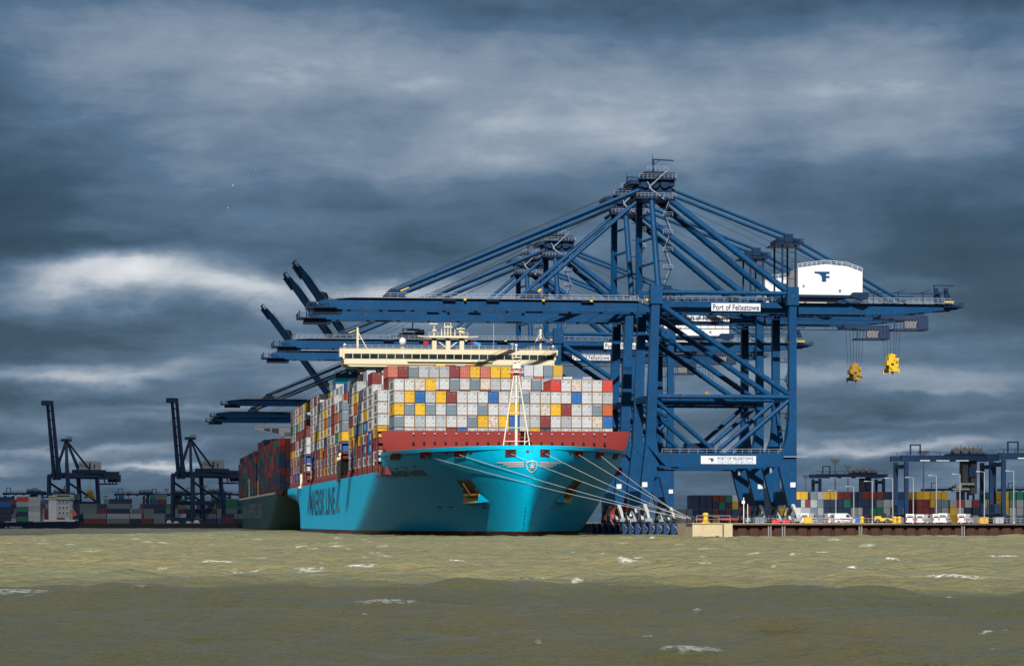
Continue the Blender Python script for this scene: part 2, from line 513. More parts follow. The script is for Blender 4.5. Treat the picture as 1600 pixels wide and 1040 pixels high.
def make_water():
    Ys = [24.0]
    while Ys[-1] < 2600:
        y = Ys[-1]
        Ys.append(y + min(max(y * y / 15000 * 0.55, 0.22), 0.9 if y < 500 else (1.6 if y < 760 else 12.0)))
    Ys = np.array(Ys)
    nc = 900
    T = np.linspace(-0.36, 0.36, nc)
    X = (Ys[:, None] + 190) * T[None, :]
    Yg = np.repeat(Ys[:, None], nc, 1)
    H = waves(X, Yg)
    # gentle grouping of the waves
    grp = 0.65 + 0.7 * vnoise(X / 45, Yg / 45, 3)
    H = H * grp * np.clip(1.15 - Yg / 2200, .1, 1)
    # whitecaps: on crests, in scattered patches
    sd = H.std()
    crest = np.clip((H / sd - 1.3) / 0.8, 0, 1)
    pat = vnoise(X / 5.5 + 40, Yg / 4.5, 5) * 0.6 + vnoise(X / 2.1, Yg / 1.7 + 9, 6) * 0.4
    foam = crest * np.clip((pat - 0.70) / 0.10, 0, 1) * np.clip(1.3 - Yg / 500, .25, 1)
    # breaking patches seen in the photograph (photo pixel -> place on the water)
    spots = [(138, 864, 22, 6), (475, 858, 26, 5), (548, 860, 13, 4), (327, 884, 12, 4), (495, 881, 12, 4), (372, 878, 20, 3), (560, 888, 10, 4), (255, 850, 30, 3), (290, 852, 18, 3),
             (1393, 877, 24, 9), (1307, 880, 12, 5), (1243, 872, 9, 4), (1350, 908, 10, 4), (1200, 894, 22, 5), (1330, 890, 24, 4), (980, 880, 12, 4), (1000, 874, 20, 3), (895, 866, 12, 3),
             (1090, 956, 17, 7), (838, 1014, 30, 12), (590, 999, 50, 7), (80, 1018, 30, 10), (1014, 1001, 24, 6), (1484, 941, 18, 4), (1158, 974, 12, 5), (1326, 955, 26, 4), (1060, 920, 14, 8),
             (605, 936, 22, 5), (570, 966, 20, 4), (490, 995, 20, 4), (200, 1010, 16, 6), (1580, 985, 14, 9), (1540, 995, 20, 4), (1560, 1030, 30, 5), (430, 1015, 50, 3), (310, 1030, 16, 4),
             (1160, 848, 10, 3), (740, 848, 8, 3), (530, 842, 20, 2), (1470, 848, 8, 3), (60, 846, 10, 3), (8, 866, 8, 4), (1020, 842, 14, 2), (1500, 862, 20, 4), (1230, 912, 10, 3), (900, 912, 14, 4)]
    for (px, py, wx, wy) in spots:
        y0 = FPX * CAMH / (py - 815.0); x0 = (px - 800) / FPX * y0
        sx = min(wx, 30) / FPX * y0 * 0.40; sy = max(wy * y0 * y0 / (FPX * CAMH) * .22, .35)
        g = np.exp(-(((X - x0) / sx) ** 2 + ((Yg - y0) / sy) ** 2))
        m = g > 0.02
        nz = .55 * vnoise(X[m] / (sx * .38) + px, Yg[m] / (sy * .5) + py, 8) + .45 * vnoise(X[m] / (sx * .13) + py, Yg[m] / (sy * .25) + px, 9)
        foam[m] = np.maximum(foam[m], np.clip((g[m] * .9 + nz * 1.5 - 1.15) * 2.5, 0, 1))
        H[m] += g[m] * 0.10
    nr = len(Ys)
    co = np.stack([X, Yg, H], -1).reshape(-1, 3)
    idx = np.arange(nr * nc).reshape(nr, nc)
    quads = np.stack([idx[:-1, :-1], idx[:-1, 1:], idx[1:, 1:], idx[1:, :-1]], -1).reshape(-1, 4)
    me = bpy.data.meshes.new('sea_water')
    me.vertices.add(len(co)); me.vertices.foreach_set('co', co.astype(np.float32).ravel())
    me.loops.add(quads.size); me.loops.foreach_set('vertex_index', quads.astype(np.int32).ravel())
    me.polygons.add(len(quads))
    me.polygons.foreach_set('loop_start', np.arange(0, quads.size, 4, dtype=np.int32))
    me.polygons.foreach_set('use_smooth', np.ones(len(quads), dtype=bool))
    at_ = me.attributes.new('foam', 'FLOAT', 'POINT')
    at_.data.foreach_set('value', foam.astype(np.float32).ravel())
    me.update(); me.validate()
    m = bpy.data.materials.new('silty_sea_water')
    m.use_nodes = True
    t = NT(m.node_tree); b = t.n['Principled BSDF']
    g = t.new('ShaderNodeTexCoord')
    a = t.new('ShaderNodeAttribute', attribute_name='foam')
    mpf = t.new('ShaderNodeMapping'); mpf.inputs['Scale'].default_value = (1.0, .6, 1.0); t.l.new(g.outputs['Object'], mpf.inputs[0])
    n0 = t.noise(g.outputs['Object'], 0.018, 4, 0.6)
    n1_ = t.noise(mpf.outputs[0], 0.22, 5, 0.6)
    base = t.ramp(t.math('ADD', t.math('MULTIPLY', n0, .7), t.math('MULTIPLY', n1_, .3)), [(0.32, (0.185, 0.200, 0.098)), (0.5, (0.245, 0.228, 0.108)), (0.66, (0.31, 0.252, 0.115))])
    fn = t.noise(g.outputs['Object'], 3.2, 6, 0.72)
    fm = t.math('MULTIPLY', a.outputs['Fac'], t.ramp(fn, [(0.42, (0, 0, 0)), (0.58, (1, 1, 1))]), clamp=True)
    fsm = t.ramp(fm, [(0.08, (0, 0, 0)), (0.45, (1, 1, 1))])
    c = t.mix(fsm, base, (0.86, 0.87, 0.84))
    t.l.new(c, b.inputs['Base Color'])
    t.l.new(t.math('MULTIPLY_ADD', fsm, 0.5, 0.22), b.inputs['Roughness'])
    b.inputs['IOR'].default_value = 1.22
    b.inputs['Specular IOR Level'].default_value = 0.24
    bp = t.new('ShaderNodeBump'); bp.inputs['Strength'].default_value = 1.0; bp.inputs['Distance'].default_value = 0.95
    mp = t.new('ShaderNodeMapping'); mp.inputs['Scale'].default_value = (0.45, 1.0, 1.0); t.l.new(g.outputs['Object'], mp.inputs[0])
    hh = t.math('ADD', t.noise(mp.outputs[0], 0.9, 6, 0.62), t.math('MULTIPLY', t.noise(mp.outputs[0], 3.5, 4, 0.6), 0.35))
    t.l.new(hh, bp.inputs['Height']); t.l.new(bp.outputs[0], b.inputs['Normal'])
    me.materials.append(m)
    o = bpy.data.objects.new('sea_water', me); COL.objects.link(o)
    tag(o, 'choppy olive green sea with scattered whitecaps filling the foreground', kind='structure')
    # flat sea beyond the modelled waves, out to the horizon
    f = MB().add([(-40000, -3000, -1.6), (40000, -3000, -1.6), (40000, 50000, -1.6), (-40000, 50000, -1.6)], [(0, 1, 2, 3)])
    fo = f.build('distant_sea', m)
    tag(fo, 'flat open sea beyond and beneath the waves', kind='structure')


make_water()

# ------------------------------------------------------------------ unseen clouds overhead, outlined and thinned to shape the shade below
def cloud_mat(dense):
    nm = 'dense_cloud_vapour' if dense else 'cloud_vapour'
    if nm in MATS: return MATS[nm]
    m = bpy.data.materials.new(nm); m.use_nodes = True
    t = NT(m.node_tree); t.n.clear()
    g = t.new('ShaderNodeTexCoord')
    d = t.new('ShaderNodeBsdfDiffuse'); d.inputs[0].default_value = (.75, .77, .8, 1)
    tr = t.new('ShaderNodeBsdfTransparent')
    mx = t.new('ShaderNodeMixShader')
    n = t.noise(g.outputs['Object'], 0.012, 5, 0.6)
    f = t.ramp(n, [(0.30, (.62,) * 3), (0.70, (.82,) * 3)] if dense else [(0.30, (.42,) * 3), (0.70, (.66,) * 3)])
    t.l.new(f, mx.inputs[0]); t.l.new(tr.outputs[0], mx.inputs[1]); t.l.new(d.outputs[0], mx.inputs[2])
    o = t.new('ShaderNodeOutputMaterial'); t.l.new(mx.outputs[0], o.inputs[0])
    MATS[nm] = m
    return m


def make_cloud(name, ground_poly, alt, thick, seed, label, dense=False):
    off = sv * (alt / sv.z)
    c = MB()
    r = random.Random(seed)
    pts = []
    n = len(ground_poly)
    for k in range(n):
        a = Vector((*ground_poly[k], 0)); b = Vector((*ground_poly[(k + 1) % n], 0))
        m_ = max(1, int((b - a).length / 35))
        for j in range(m_):
            q = a.lerp(b, j / m_)
            pts.append(Vector((q.x + off.x + r.uniform(-9, 9), q.y + off.y + r.uniform(-16, 16), alt + r.uniform(-5, 5))))
    cen = sum(pts, Vector()) / len(pts)
    N = len(pts)
    rings = []
    for s_, dz in ((1.0, 0), (1.0, thick * .25), (0.93, thick * .6), (0.75, thick), (0.3, thick * 1.2)):
        rings.append([cen + (p - cen) * s_ + Vector((0, 0, dz + r.uniform(-4, 4) - (cen.z - alt))) for p in pts])
    bot = [cen + (p - cen) * 0.9 + Vector((0, 0, -thick * .15)) for p in pts]
    allr = [bot] + rings
    vs = [p for ring in allr for p in ring]
    fs = []
    for j in range(len(allr) - 1):
        for k in range(N):
            fs.append((j * N + k, j * N + (k + 1) % N, (j + 1) * N + (k + 1) % N, (j + 1) * N + k))
    fs.append(tuple(range(N)))
    fs.append(tuple(range((len(allr) - 1) * N, len(allr) * N)))
    c.add(vs, fs, 0, True)
    o = c.build(name, cloud_mat(dense))
    tag(o, label, kind='structure')


make_cloud('cloud', [(-700, -260), (700, -260), (700, 70), (160, 100), (60, 94), (-20, 106), (-90, 98), (-300, 108), (-700, 98)], 1500, 60, 3, 'unseen storm cloud overhead, shaped to shade the near water')
make_cloud('cloud', [(-1400, 520), (-420, 545), (-118, 600), (-112, 800), (-108, 1030), (-20, 1075), (96, 1060), (100, 2600), (-1500, 2600)], 1500, 60, 5, 'dense unseen storm cloud overhead, shaped to shade the far side of the port', True)
make_cloud('cloud', [(104, 1055), (122, 872), (300, 860), (1100, 880), (1200, 2600), (104, 2600)], 1500, 60, 6, 'thinner unseen storm cloud overhead, shaped to shade the container yard')

# ------------------------------------------------------------------ land: quay, far quay
def corrugated(p0, p1, z0, z1, period=2.8, depth=0.55):
    p0, p1 = Vector(p0), Vector(p1)
    d = (p1 - p0); L = d.length; d.normalize()
    nrm = Vector((d.y, -d.x, 0))
    n = int(L / period)
    prof = []
    for k in range(n + 1):
        for f_, o_ in ((0, 0), (.10, .85), (.22, 1), (.5, 1.05), (.68, 1), (.80, .85), (.90, 0)):
            s_ = (k + f_) * period
            if s_ <= L: prof.append(p0 + d * s_ + nrm * o_ * depth)
    vs = [Vector((p.x, p.y, z0)) for p in prof] + [Vector((p.x, p.y, z1)) for p in prof]
    m_ = len(prof)
    return vs, [(k, k + 1, m_ + k + 1, m_ + k) for k in range(m_ - 1)]


def land():
    a = MB()
    # main quay apron: a slab whose seaward side and end drop to the water
    c = [(-2.5, -72), (620, -72), (620, 1900), (-2.5, 1900)]
    top = [quay_w(x, y, QZ) for x, y in c]; bot = [quay_w(x, y, -4) for x, y in c]
    a.add(top + bot, [(0, 1, 2, 3), (0, 4, 5, 1), (1, 5, 6, 2), (2, 6, 7, 3), (3, 7, 4, 0)])
    o = a.build('quay_apron', M_CONC); tag(o, 'concrete container quay beside the moored ships', kind='structure')
    b = MB()
    b.add([(-3000, 1500, 2.6), (-73, 1500, 2.6), (-73, 5000, 2.6), (-3000, 5000, 2.6), (-3000, 1500, -4), (-73, 1500, -4), (-73, 5000, -4), (-3000, 5000, -4)], [(0, 1, 2, 3), (0, 4, 5, 1), (1, 5, 6, 2), (0, 3, 7, 4)])
    o = b.build('far_quay', mat('dark_far_quay', (0.035, 0.035, 0.04), .85, var=.4, vs=.2)); tag(o, 'dark low quay on the far side of the basin', kind='structure')
    # rusty sheet-pile wall on the end of the quay
    p = MB()
    q0, q1 = quay_w(-.9, -72.05, 0), quay_w(330, -72.05, 0)
    vs, fs = corrugated(q0, q1, -3, QZ - 0.25)
    p.add(vs, fs)
    wall = p.build('sheet_pile_wall', M_PILE, fix=False)
    tag(wall, 'rusty brown sheet pile wall along the right waterfront', 'pile wall')
    cap = MB()
    d = (q1 - q0).normalized(); nn = Vector((d.y, -d.x, 0))
    A = q0 + nn * .7; B = q1 + nn * .7
    cap.beam(A + Vector((0, 0, QZ - .1)), B + Vector((0, 0, QZ - .1)), 1.6, .34)
    cap.build('capping_beam', mat('dark_capping_concrete', (.085, .075, .065), .85, var=.4, vs=.5), wall)  # capping concrete is a darker tone than the quay slab
    yl = MB()
    yl.beam(A + Vector((0, 0, QZ + .12)) - nn * .3, A.lerp(B, .13) + Vector((0, 0, QZ + .12)) - nn * .3, .3, .1)
    yl.beam(A.lerp(B, .24) + Vector((0, 0, QZ + .12)) - nn * .3, A.lerp(B, .25) + Vector((0, 0, QZ + .12)) - nn * .3, .3, .1)
    yl.beam(A.lerp(B, .222 * 1.02) + Vector((0, 0, QZ + .12)) - nn * .3, A.lerp(B, .30) + Vector((0, 0, QZ + .12)) - nn * .3, .3, .1)
    yl.build('yellow_edge_line', M_YEL, wall)
    lad = MB()
    for s_ in (13, 16.2, 34, 58, 82):
        q = q0 + d * s_ + nn * 1.15
        for e in (-.3, .3): lad.beam(q + d * e + Vector((0, 0, -1)), q + d * e + Vector((0, 0, QZ)), .12, .12)
        for k in range(8): lad.beam(q - d * .3 + Vector((0, 0, -.6 + k * .45)), q + d * .3 + Vector((0, 0, -.6 + k * .45)), .07, .07)
    lad.build('ladder', M_GREY, wall)
    # pale concrete corner block
    k = MB()
    pts = [(-10.4, -96.5), (-1.6, -96.5), (-1.2, -94), (-1.0, -71.9), (-2.6, -71.9), (-8.0, -71.9), (-10.4, -80)]
    vs = [quay_w(x, y, -3) for x, y in pts] + [quay_w(x, y, QZ + .05) for x, y in pts]
    n = len(pts)
    k.add(vs, [tuple(range(n, 2 * n))] + [(i, (i + 1) % n, n + (i + 1) % n, n + i) for i in range(n)])
    blk = k.build('concrete_dolphin', M_CREAMC); tag(blk, 'pale cream concrete block at the corner of the quay', 'concrete block')
    cp = MB(); cp.add([quay_w(x, y, z) for z in (QZ + .05, QZ + .22) for x, y in ((-10.6, -96.7), (-3.9, -96.7), (-3.9, -90), (-10.6, -90))], [(0, 1, 5, 4), (1, 2, 6, 5), (2, 3, 7, 6), (3, 0, 4, 7), (4, 5, 6, 7)])
    cp.build('coping', M_CREAMC, blk)
    g = MB(); g.add([quay_w(x, -96.56, z) for z in (-3, QZ) for x in (-3.8, -3.55)], [(0, 1, 3, 2)])
    g.build('vertical_joint', M_HOLE, blk)
    w_ = MB()
    for (x, z, s_) in ((-5.0, .2, .5), (-5.7, .05, .4), (-4.3, .0, .45)):
        w_.ball((x, 0, z), s_, sz=.5)
    wd = w_.build('seaweed', mat('green_seaweed', (0.05, .07, .01), .9)); wd.location = (0, 0, 0)
    wd.parent = blk
    for v in wd.data.vertices:
        q = quay_w(v.co.x, -96.6 + v.co.y * .4, v.co.z); v.co = q


land()

exec_order = []
# ------------------------------------------------------------------ hulls
def ss(a, b, x):
    t = min(1, max(0, (x - a) / (b - a))); return t * t * (3 - 2 * t)


class Hull:
    def __init__(s, L=418, half=29.5, zdeck=15.5, zfc=19.9, fc=(48, 53), ew=122, et=52, aw=1.7, at_=1.95):
        s.L, s.half, s.zdeck, s.zfc, s.fc, s.ew, s.et, s.aw, s.at = L, half, zdeck, zfc, fc, ew, et, aw, at_

    def ztop(s, y):
        f = 1 - ss(s.fc[0], s.fc[1], y)
        return s.zdeck + (s.zfc - s.zdeck + 0.6 * max(0, 1 - y / 40)) * f

    def ys(s, z):
        return 11.0 * (1 - min(1, max(0, z / 17.0))) ** 1.25

    def r(s, y, z):
        t = min(1.0, max(0.0, z / s.zfc))
        y0 = s.ys(z)
        Le = s.ew + (s.et - s.ew) * t ** 0.85
        a = s.aw + (s.at - s.aw) * t
        b = 1.0 - 0.36 * t ** 1.3
        u = min(1, max(0, (y - y0) / Le))
        f = (1 - (1 - u) ** a) ** b if u > 0 else 0
        f *= 1 - 0.42 * (1 - t) ** .7 * math.exp(-u * 8.5)
        d_ = max(0.0, y - y0)
        f += (1.15 / s.half) * (1 - math.exp(-math.sqrt(d_) * 1.1)) * (1 - u) ** 1.5
        # after body: the counter tucks in below
        u2 = min(1, max(0, (y - (s.L - 75)) / 75))
        tk = (1 - min(1, max(0, z / 13.0))) ** 1.1
        f *= 1 - u2 ** 1.8 * tk * 1.0
        return max(0.0, s.half * f)

    def pt(s, y, z, side, off=0.0):
        e = 0.3
        r0 = s.r(y, z)
        ry = (s.r(y + e, z) - s.r(y - e, z)) / (2 * e); rz = (s.r(y, z + e) - s.r(y, z - e)) / (2 * e)
        n = Vector((1, -ry, -rz)).normalized()
        p = Vector((r0, y, z)) + n * off
        return Vector((p.x * side, p.y, p.z))

    def y_at(s, x, z):
        lo, hi = s.ys(z), s.ys(z) + s.ew
        for _ in range(40):
            m = (lo + hi) / 2
            if s.r(m, z) < abs(x): lo = m
            else: hi = m
        return (lo + hi) / 2

    def front(s, x, z, off=0.06):
        """point on the bow shell seen end-on at (x,z)"""
        ax = max(abs(x), 0.02)
        y = s.y_at(ax, z)
        p = s.pt(y, z, 1 if x >= 0 else -1, off)
        return p

    def build(s, material, parent, name='hull'):
        ns, nz = 150, 26
        vs = []
        S_ = []
        for i in range(ns + 1):
            t = i / ns
            S_.append(s.L * (0.12 * t + 0.88 * t ** 2.6))
        extra = [s.fc[0], s.fc[0] + 1, s.fc[0] + 2, s.fc[0] + 3, s.fc[1]]
        S_ = sorted(set([round(v, 3) for v in S_] + extra)); ns = len(S_) - 1
        def row(side):
            g = []
            for y0 in S_:
                zt = s.ztop(y0); colv = []
                for j in range(nz + 1):
                    z = -2.2 + (zt + 2.2) * j / nz
                    ys = s.ys(z)
                    y = ys + y0 * (s.L - ys) / s.L
                    # keep the end of the after body raked
                    r0 = s.r(y, z)
                    g_ = (r0 * side, y, z)
                    colv.append(g_)
                g.append(colv)
            return g
        m = MB()
        for side in (-1, 1):
            g = row(side)
            vs = [p for c in g for p in c]
            fs = []
            n1 = nz + 1
            for i in range(ns):
                for j in range(nz):
                    fs.append((i * n1 + j, (i + 1) * n1 + j, (i + 1) * n1 + j + 1, i * n1 + j + 1))
            m.add(vs, fs, 0, True)
        # weather deck
        gl, gr = row(-1), row(1)
        dv, df = [], []
        for i in range(ns + 1):
            a, b = gl[i][-1], gr[i][-1]
            dv += [(a[0] * .995, a[1], a[2] - .9), (b[0] * .995, b[1], b[2] - .9)]
        for i in range(ns): df.append((2 * i, 2 * i + 1, 2 * i + 3, 2 * i + 2))
        m.add(dv, df, 1)
        # transom
        tv = gl[-1] + gr[-1][::-1]
        m.add(tv, [tuple(range(len(tv)))], 0)
        import bmesh
        me = bpy.data.meshes.new(name)
        me.from_pydata(m.v, [], m.f)
        me.materials.append(material); me.materials.append(M_DRED)
        me.polygons.foreach_set('material_index', m.m); me.polygons.foreach_set('use_smooth', m.sm)
        bm = bmesh.new(); bm.from_mesh(me)
        bmesh.ops.remove_doubles(bm, verts=bm.verts, dist=0.02)
        bmesh.ops.recalc_face_normals(bm, faces=bm.faces)
        bm.to_mesh(me); bm.free(); me.update()
        o = bpy.data.objects.new(name, me); COL.objects.link(o); o.parent = parent
        return o


HU = Hull()


def side_text(txt, ya, yb, za, zb, side, material, parent, name, hull=HU, off=.08, bold=0.02, name_part='lettering'):
    """lettering painted on the shell: reads left to right seen from outside; ya = left end, yb = right end"""
    vs, fs, W_, H_ = text2d(txt, 1.0, bold)
    # cut big faces so the letters hug the shell
    out = [hull.pt(ya + (yb - ya) * a / W_, za + (zb - za) * b / H_, side, off) for a, b in vs]
    m = MB().add(out, fs)
    return m.build(name, material, parent, fix=False)


ship = empty('container_ship', SHIP0, TH)
tag(ship, 'huge light blue container ship with red breakwater, bow facing the camera', 'ship')


def main_ship():
    HU.build(M_HULL, ship)
    # breakwater: tall red plate standing across the foredeck
    b = MB()
    yb = 42.0
    prof = []
    N = 60
    zt, zb = 25.0, 18.6
    def xe(z):
        t = (zt - z) / (zt - zb)
        return 29.75 - 2.0 * t ** 2.2
    rows = 10
    vs = []
    for j in range(rows + 1):
        z = zt + (zb - zt) * j / rows
        for i in range(N + 1):
            u = -1 + 2 * i / N
            x = u * xe(z)
            vs.append((x, yb + 1.1 * abs(u) ** 6 * 1.5 - (z - zb) * 0.10, z))
    fs = [(j * (N + 1) + i, j * (N + 1) + i + 1, (j + 1) * (N + 1) + i + 1, (j + 1) * (N + 1) + i) for j in range(rows) for i in range(N)]
    b.add(vs, fs, 0, True)
    vs2 = [(x, y + .35, z) for x, y, z in vs]
    b.add(vs2, fs, 0, True)
    b.add(vs[:N + 1] + vs2[:N + 1], [(i, i + 1, N + 2 + i, N + 1 + i) for i in range(N)], 0)
    for i in (0, N):
        b.add([vs[j * (N + 1) + i] for j in range(rows + 1)] + [vs2[j * (N + 1) + i] for j in range(rows + 1)], [(j, j + 1, rows + 2 + j, rows + 1 + j) for j in range(rows)], 0)
    # returns running aft
    for s_ in (-1, 1):
        n_ = 8
        vs_ = []
        for i in range(n_ + 1):
            y_ = yb + 1.2 + i * 1.5
            xx = s_ * (min(HU.r(y_, 17.5), 29.3) - .25)
            vs_ += [(xx, y_, HU.ztop(y_) - 1.0), (xx, y_, max(HU.ztop(y_) + .2, 24.4 - i * .75 - (i > 5) * 3))]
        b.add(vs_, [(2 * i, 2 * i + 2, 2 * i + 3, 2 * i + 1) for i in range(n_)], 0)
    bw = b.build('breakwater', M_RED, ship)
    h = MB(); h2 = MB()
    x = -22.3
    while x < 24:
        yy = yb - .5
        vs = [(x + .33 * math.cos(a), yy - .06, 22.1 + .33 * math.sin(a)) for a in [k * math.pi / 5 for k in range(10)]]
        h.add(vs, [tuple(range(10))])
        vs = [(x + .26 * math.cos(a), yy - .30, 24.3 + .2 * math.sin(a)) for a in [k * math.pi / 5 for k in range(10)]]
        h2.add(vs, [tuple(range(10))])
        x += 2.55
    h.build('porthole', M_HOLE, bw, fix=False)
    h2.build('vent_opening', M_RAIL, bw, fix=False)
    m = MB()
    for s_ in (-9, 9.6): m.box(s_ - 4, s_ + 4, 30, 34, 19.2, 20.2)
    m.build('mooring_winch', M_DRED, ship)
    # hatch coamings and the dark walkway strip under the stacks
    c = MB()
    for y0, y1 in ((45.5, 152), (169, 303), (321, 412)):
        c.box(-28.6, 28.6, y0, y1, 14.7, 16.5)
    y = 57
    while y < 410:
        if not (152 < y < 169 or 303 < y < 321):
            c.box(-29.1, -28.7, y, y + 1.3, 15.5, 17.3); c.box(28.7, 29.1, y, y + 1.3, 15.5, 17.3)
        y += 4.9
    c.build('hatch_coaming', M_DRED, ship)
    # lashing bridges between bays
    for yb_ in BAY_Y[1:]:
        l = MB()
        y0 = yb_ - 1.7
        for x_ in (-29.25, 29.25, -26.6, 26.6):
            l.box(x_ - .14, x_ + .14, y0, y0 + .5, 14.6, 26.2)
        for z_ in (20.3, 23.2, 26.1):
            l.box(-29.25, 29.25, y0 + .05, y0 + .75, z_, z_ + .16)
        for k in range(21):
            x_ = -25.2 + k * 2.52
            l.box(x_ - .06, x_ + .06, y0, y0 + .25, 14.6, 26.2)
        l.build('lashing_bridge', M_DRED, ship)
    # fairleads (red recessed boxes with a dark roller opening)
    for (x_, s_) in ((-27.0, .7), (-21.6, .8), (-14.9, 1), (-4.6, 1), (2.9, 1), (11.5, 1), (17.8, .8), (23.2, .6)):
        f = MB()
        z0, z1 = 18.2, 19.55
        w_ = 1.05 * s_
        vs = [HU.front(xx, zz, .07) for xx, zz in ((x_ - w_, z1), (x_ + w_, z1), (x_ + w_, z0), (x_ - w_, z0))]
        f.add(vs, [(0, 1, 2, 3)], 0)
        vs = [HU.front(xx, zz, .14) for xx, zz in ((x_ - w_ * .45, z1 - .35), (x_ + w_ * .45, z1 - .35), (x_ + w_ * .45, z0 + .35), (x_ - w_ * .45, z0 + .35))]
        f.add(vs, [(0, 1, 2, 3)], 1)
        pp = [HU.front(xx, zz, .2) for xx, zz in ((x_ - w_, z1), (x_ + w_, z1), (x_ + w_, z0), (x_ - w_, z0))]
        for k in range(4): f.tube(pp[k], pp[(k + 1) % 4], .10, 5, mi=0)
        f.build('fairlead', [M_DRED, M_HOLE], ship)
    rr = MB()
    for x_ in (-12.9, -2.0 + 1.0, 9.2, -17.6):
        vs = [HU.front(x_ + .36 * math.cos(a), 19.15 + .3 * math.sin(a), .1) for a in [k * math.pi / 5 for k in range(10)]]
        rr.add(vs, [tuple(range(10))])
    rr.build('panama_eye', M_DRED, ship, fix=False)
    # emblem: winged shield with a seven-pointed star
    e = MB()
    cz = 15.85
    WG = []
    def strip(pa, pb, th):
        e = MB(); WG.append(e)
        n = 10
        for k in range(n):
            xa = pa[0] + (pb[0] - pa[0]) * k / n; xb = pa[0] + (pb[0] - pa[0]) * (k + 1) / n
            e.add([HU.front(xa, pa[1] + th, .09), HU.front(xb, pa[1] + th, .09), HU.front(xb, pa[1], .09), HU.front(xa, pa[1], .09)], [(0, 1, 2, 3)])
    for s_ in (-1, 1):
        for k, (L_, z_) in enumerate(((7.3, 16.55), (6.0, 16.12), (5.1, 15.69))):
            strip((s_ * 1.75, z_), (s_ * L_, z_), .30)
    def shield(t):   # outline points
        return [(0, 1.35), (.55, 1.15), (1.25, .95), (1.28, .2), (1.0, -.7), (.45, -1.25), (0, -1.45), (-.45, -1.25), (-1.0, -.7), (-1.28, .2), (-1.25, .95), (-.55, 1.15)]
    o_ = shield(0)
    n = len(o_)
    for k in range(n):
        a, b_ = o_[k], o_[(k + 1) % n]
        q = [(a[0], a[1]), (b_[0], b_[1]), (b_[0] * .80, b_[1] * .82), (a[0] * .80, a[1] * .82)]
        e.add([HU.front(x_ if abs(x_) > .05 else .05, cz + z_, .10) for x_, z_ in q], [(0, 1, 2, 3)])
    st = []
    for k in range(14):
        rad = .82 if k % 2 == 0 else .36
        a = math.pi / 2 + k * math.pi / 7
        st.append((rad * math.cos(a), rad * math.sin(a)))
    cst = HU.front(.05, cz, .14)
    ring = [HU.front(x_ if abs(x_) > .03 else .03, cz + z_, .14) for x_, z_ in st]
    em = e.build('bow_emblem', M_WHITE, ship, fix=False)
    for w_ in WG: w_.build('wing_stripe', M_WHITE, em, fix=False)
    e = MB(); e.add([cst] + ring, [(0, 1 + k, 1 + (k + 1) % 14) for k in range(14)]); e.build('star', M_WHITE, em, fix=False)
    # names
    side_text('MUNKEBO MÆRSK', HU.y_at(-26.6, 15) + 1.5, HU.y_at(-20.4, 15) + 1.0, 14.1, 15.5, -1, M_BLACK, ship, 'ship_name_lettering', bold=.03)
    side_text('MAERSK LINE', 296, 190, 5.6, 13.6, -1, mat('weathered_dark_lettering', (.012, .10, .19), .6), ship, 'hull_side_lettering', bold=.015)
    def dot(x_, z_, w_, h_):
        dm = MB(); dm.add([HU.front(a, b_, .08) for a, b_ in ((x_ - w_, z_ + h_), (x_ + w_, z_ + h_), (x_ + w_, z_ - h_), (x_ - w_, z_ - h_))], [(0, 1, 2, 3)]); dm.build('hull_marking', M_BLACK, ship, fix=False)
    dot(-16.5, 6.9, .5, .14); dot(-14.4, 6.9, .5, .14); dot(-8.2, 6.8, .35, .2); dot(7.0, 6.9, .3, .15)
    for k, x_ in enumerate((-26.3, -25.4, -24.6, -23.3)): dot(x_, 16.0 + .3 * (k % 2), .22, .16)
    for k in range(7): dot(-.55 if k % 2 else -.6, 1.8 + k * .8, .10, .14)
    bx = MB()
    y_ = 172
    bx.add([HU.pt(y_, 7.7, -1, .12), HU.pt(y_ + 8, 7.7, -1, .12), HU.pt(y_ + 8, 6.4, -1, .12), HU.pt(y_, 6.4, -1, .12)], [(0, 1, 2, 3)])
    bx.build('tug_push_marking', mat('faded_grey_mark', (.22, .2, .24), .6), ship, fix=False)
    # anchor pockets
    for s_ in (-1, 1):
        a = MB()
        dk = [(-14.6, 12.9), (-11.9, 13.0), (-9.6, 9.9), (-12.3, 9.9)]
        def F(x_, z_, o_): return HU.front(x_ if s_ < 0 else -x_, z_, o_)
        a.add([F(x_, z_, .10) for x_, z_ in dk], [(0, 1, 2, 3)], 0)
        # lower lip standing proud of the shell
        lp = [(-12.5, 9.9), (-9.6, 9.9), (-9.5, 8.5), (-11.9, 8.4)]
        a.add([F(lp[0][0], lp[0][1], .12), F(lp[1][0], lp[1][1], .12), F(lp[2][0], lp[2][1], 1.1), F(lp[3][0], lp[3][1], 1.0)], [(0, 1, 2, 3)], 1)
        a.add([F(lp[1][0], lp[1][1], .12), F(-8.9, 9.7, .12), F(-7.4, 8.1, .1), F(lp[2][0], lp[2][1], 1.1)], [(0, 1, 2, 3)], 2)
        a.add([F(lp[3][0], lp[3][1], 1.0), F(lp[2][0], lp[2][1], 1.1), F(-9.3, 8.0, 0.0), F(-11.9, 7.9, 0.0)], [(0, 1, 2, 3)], 2)
        a.add([F(lp[2][0], lp[2][1], 1.1), F(-7.4, 8.1, .1), F(-9.3, 8.0, 0.0)], [(0, 1, 2)], 2)
        ap = a.build('anchor_pocket', [M_RUSTY, M_RUSTL, M_HULL], ship, fix=False)
        k = MB()
        k.tube(F(-13.2, 12.4, .3), F(-11.0, 10.0, .8), .22, 6)
        k.tube(F(-12.3, 9.95, .7), F(-9.8, 9.95, .7), .30, 6)
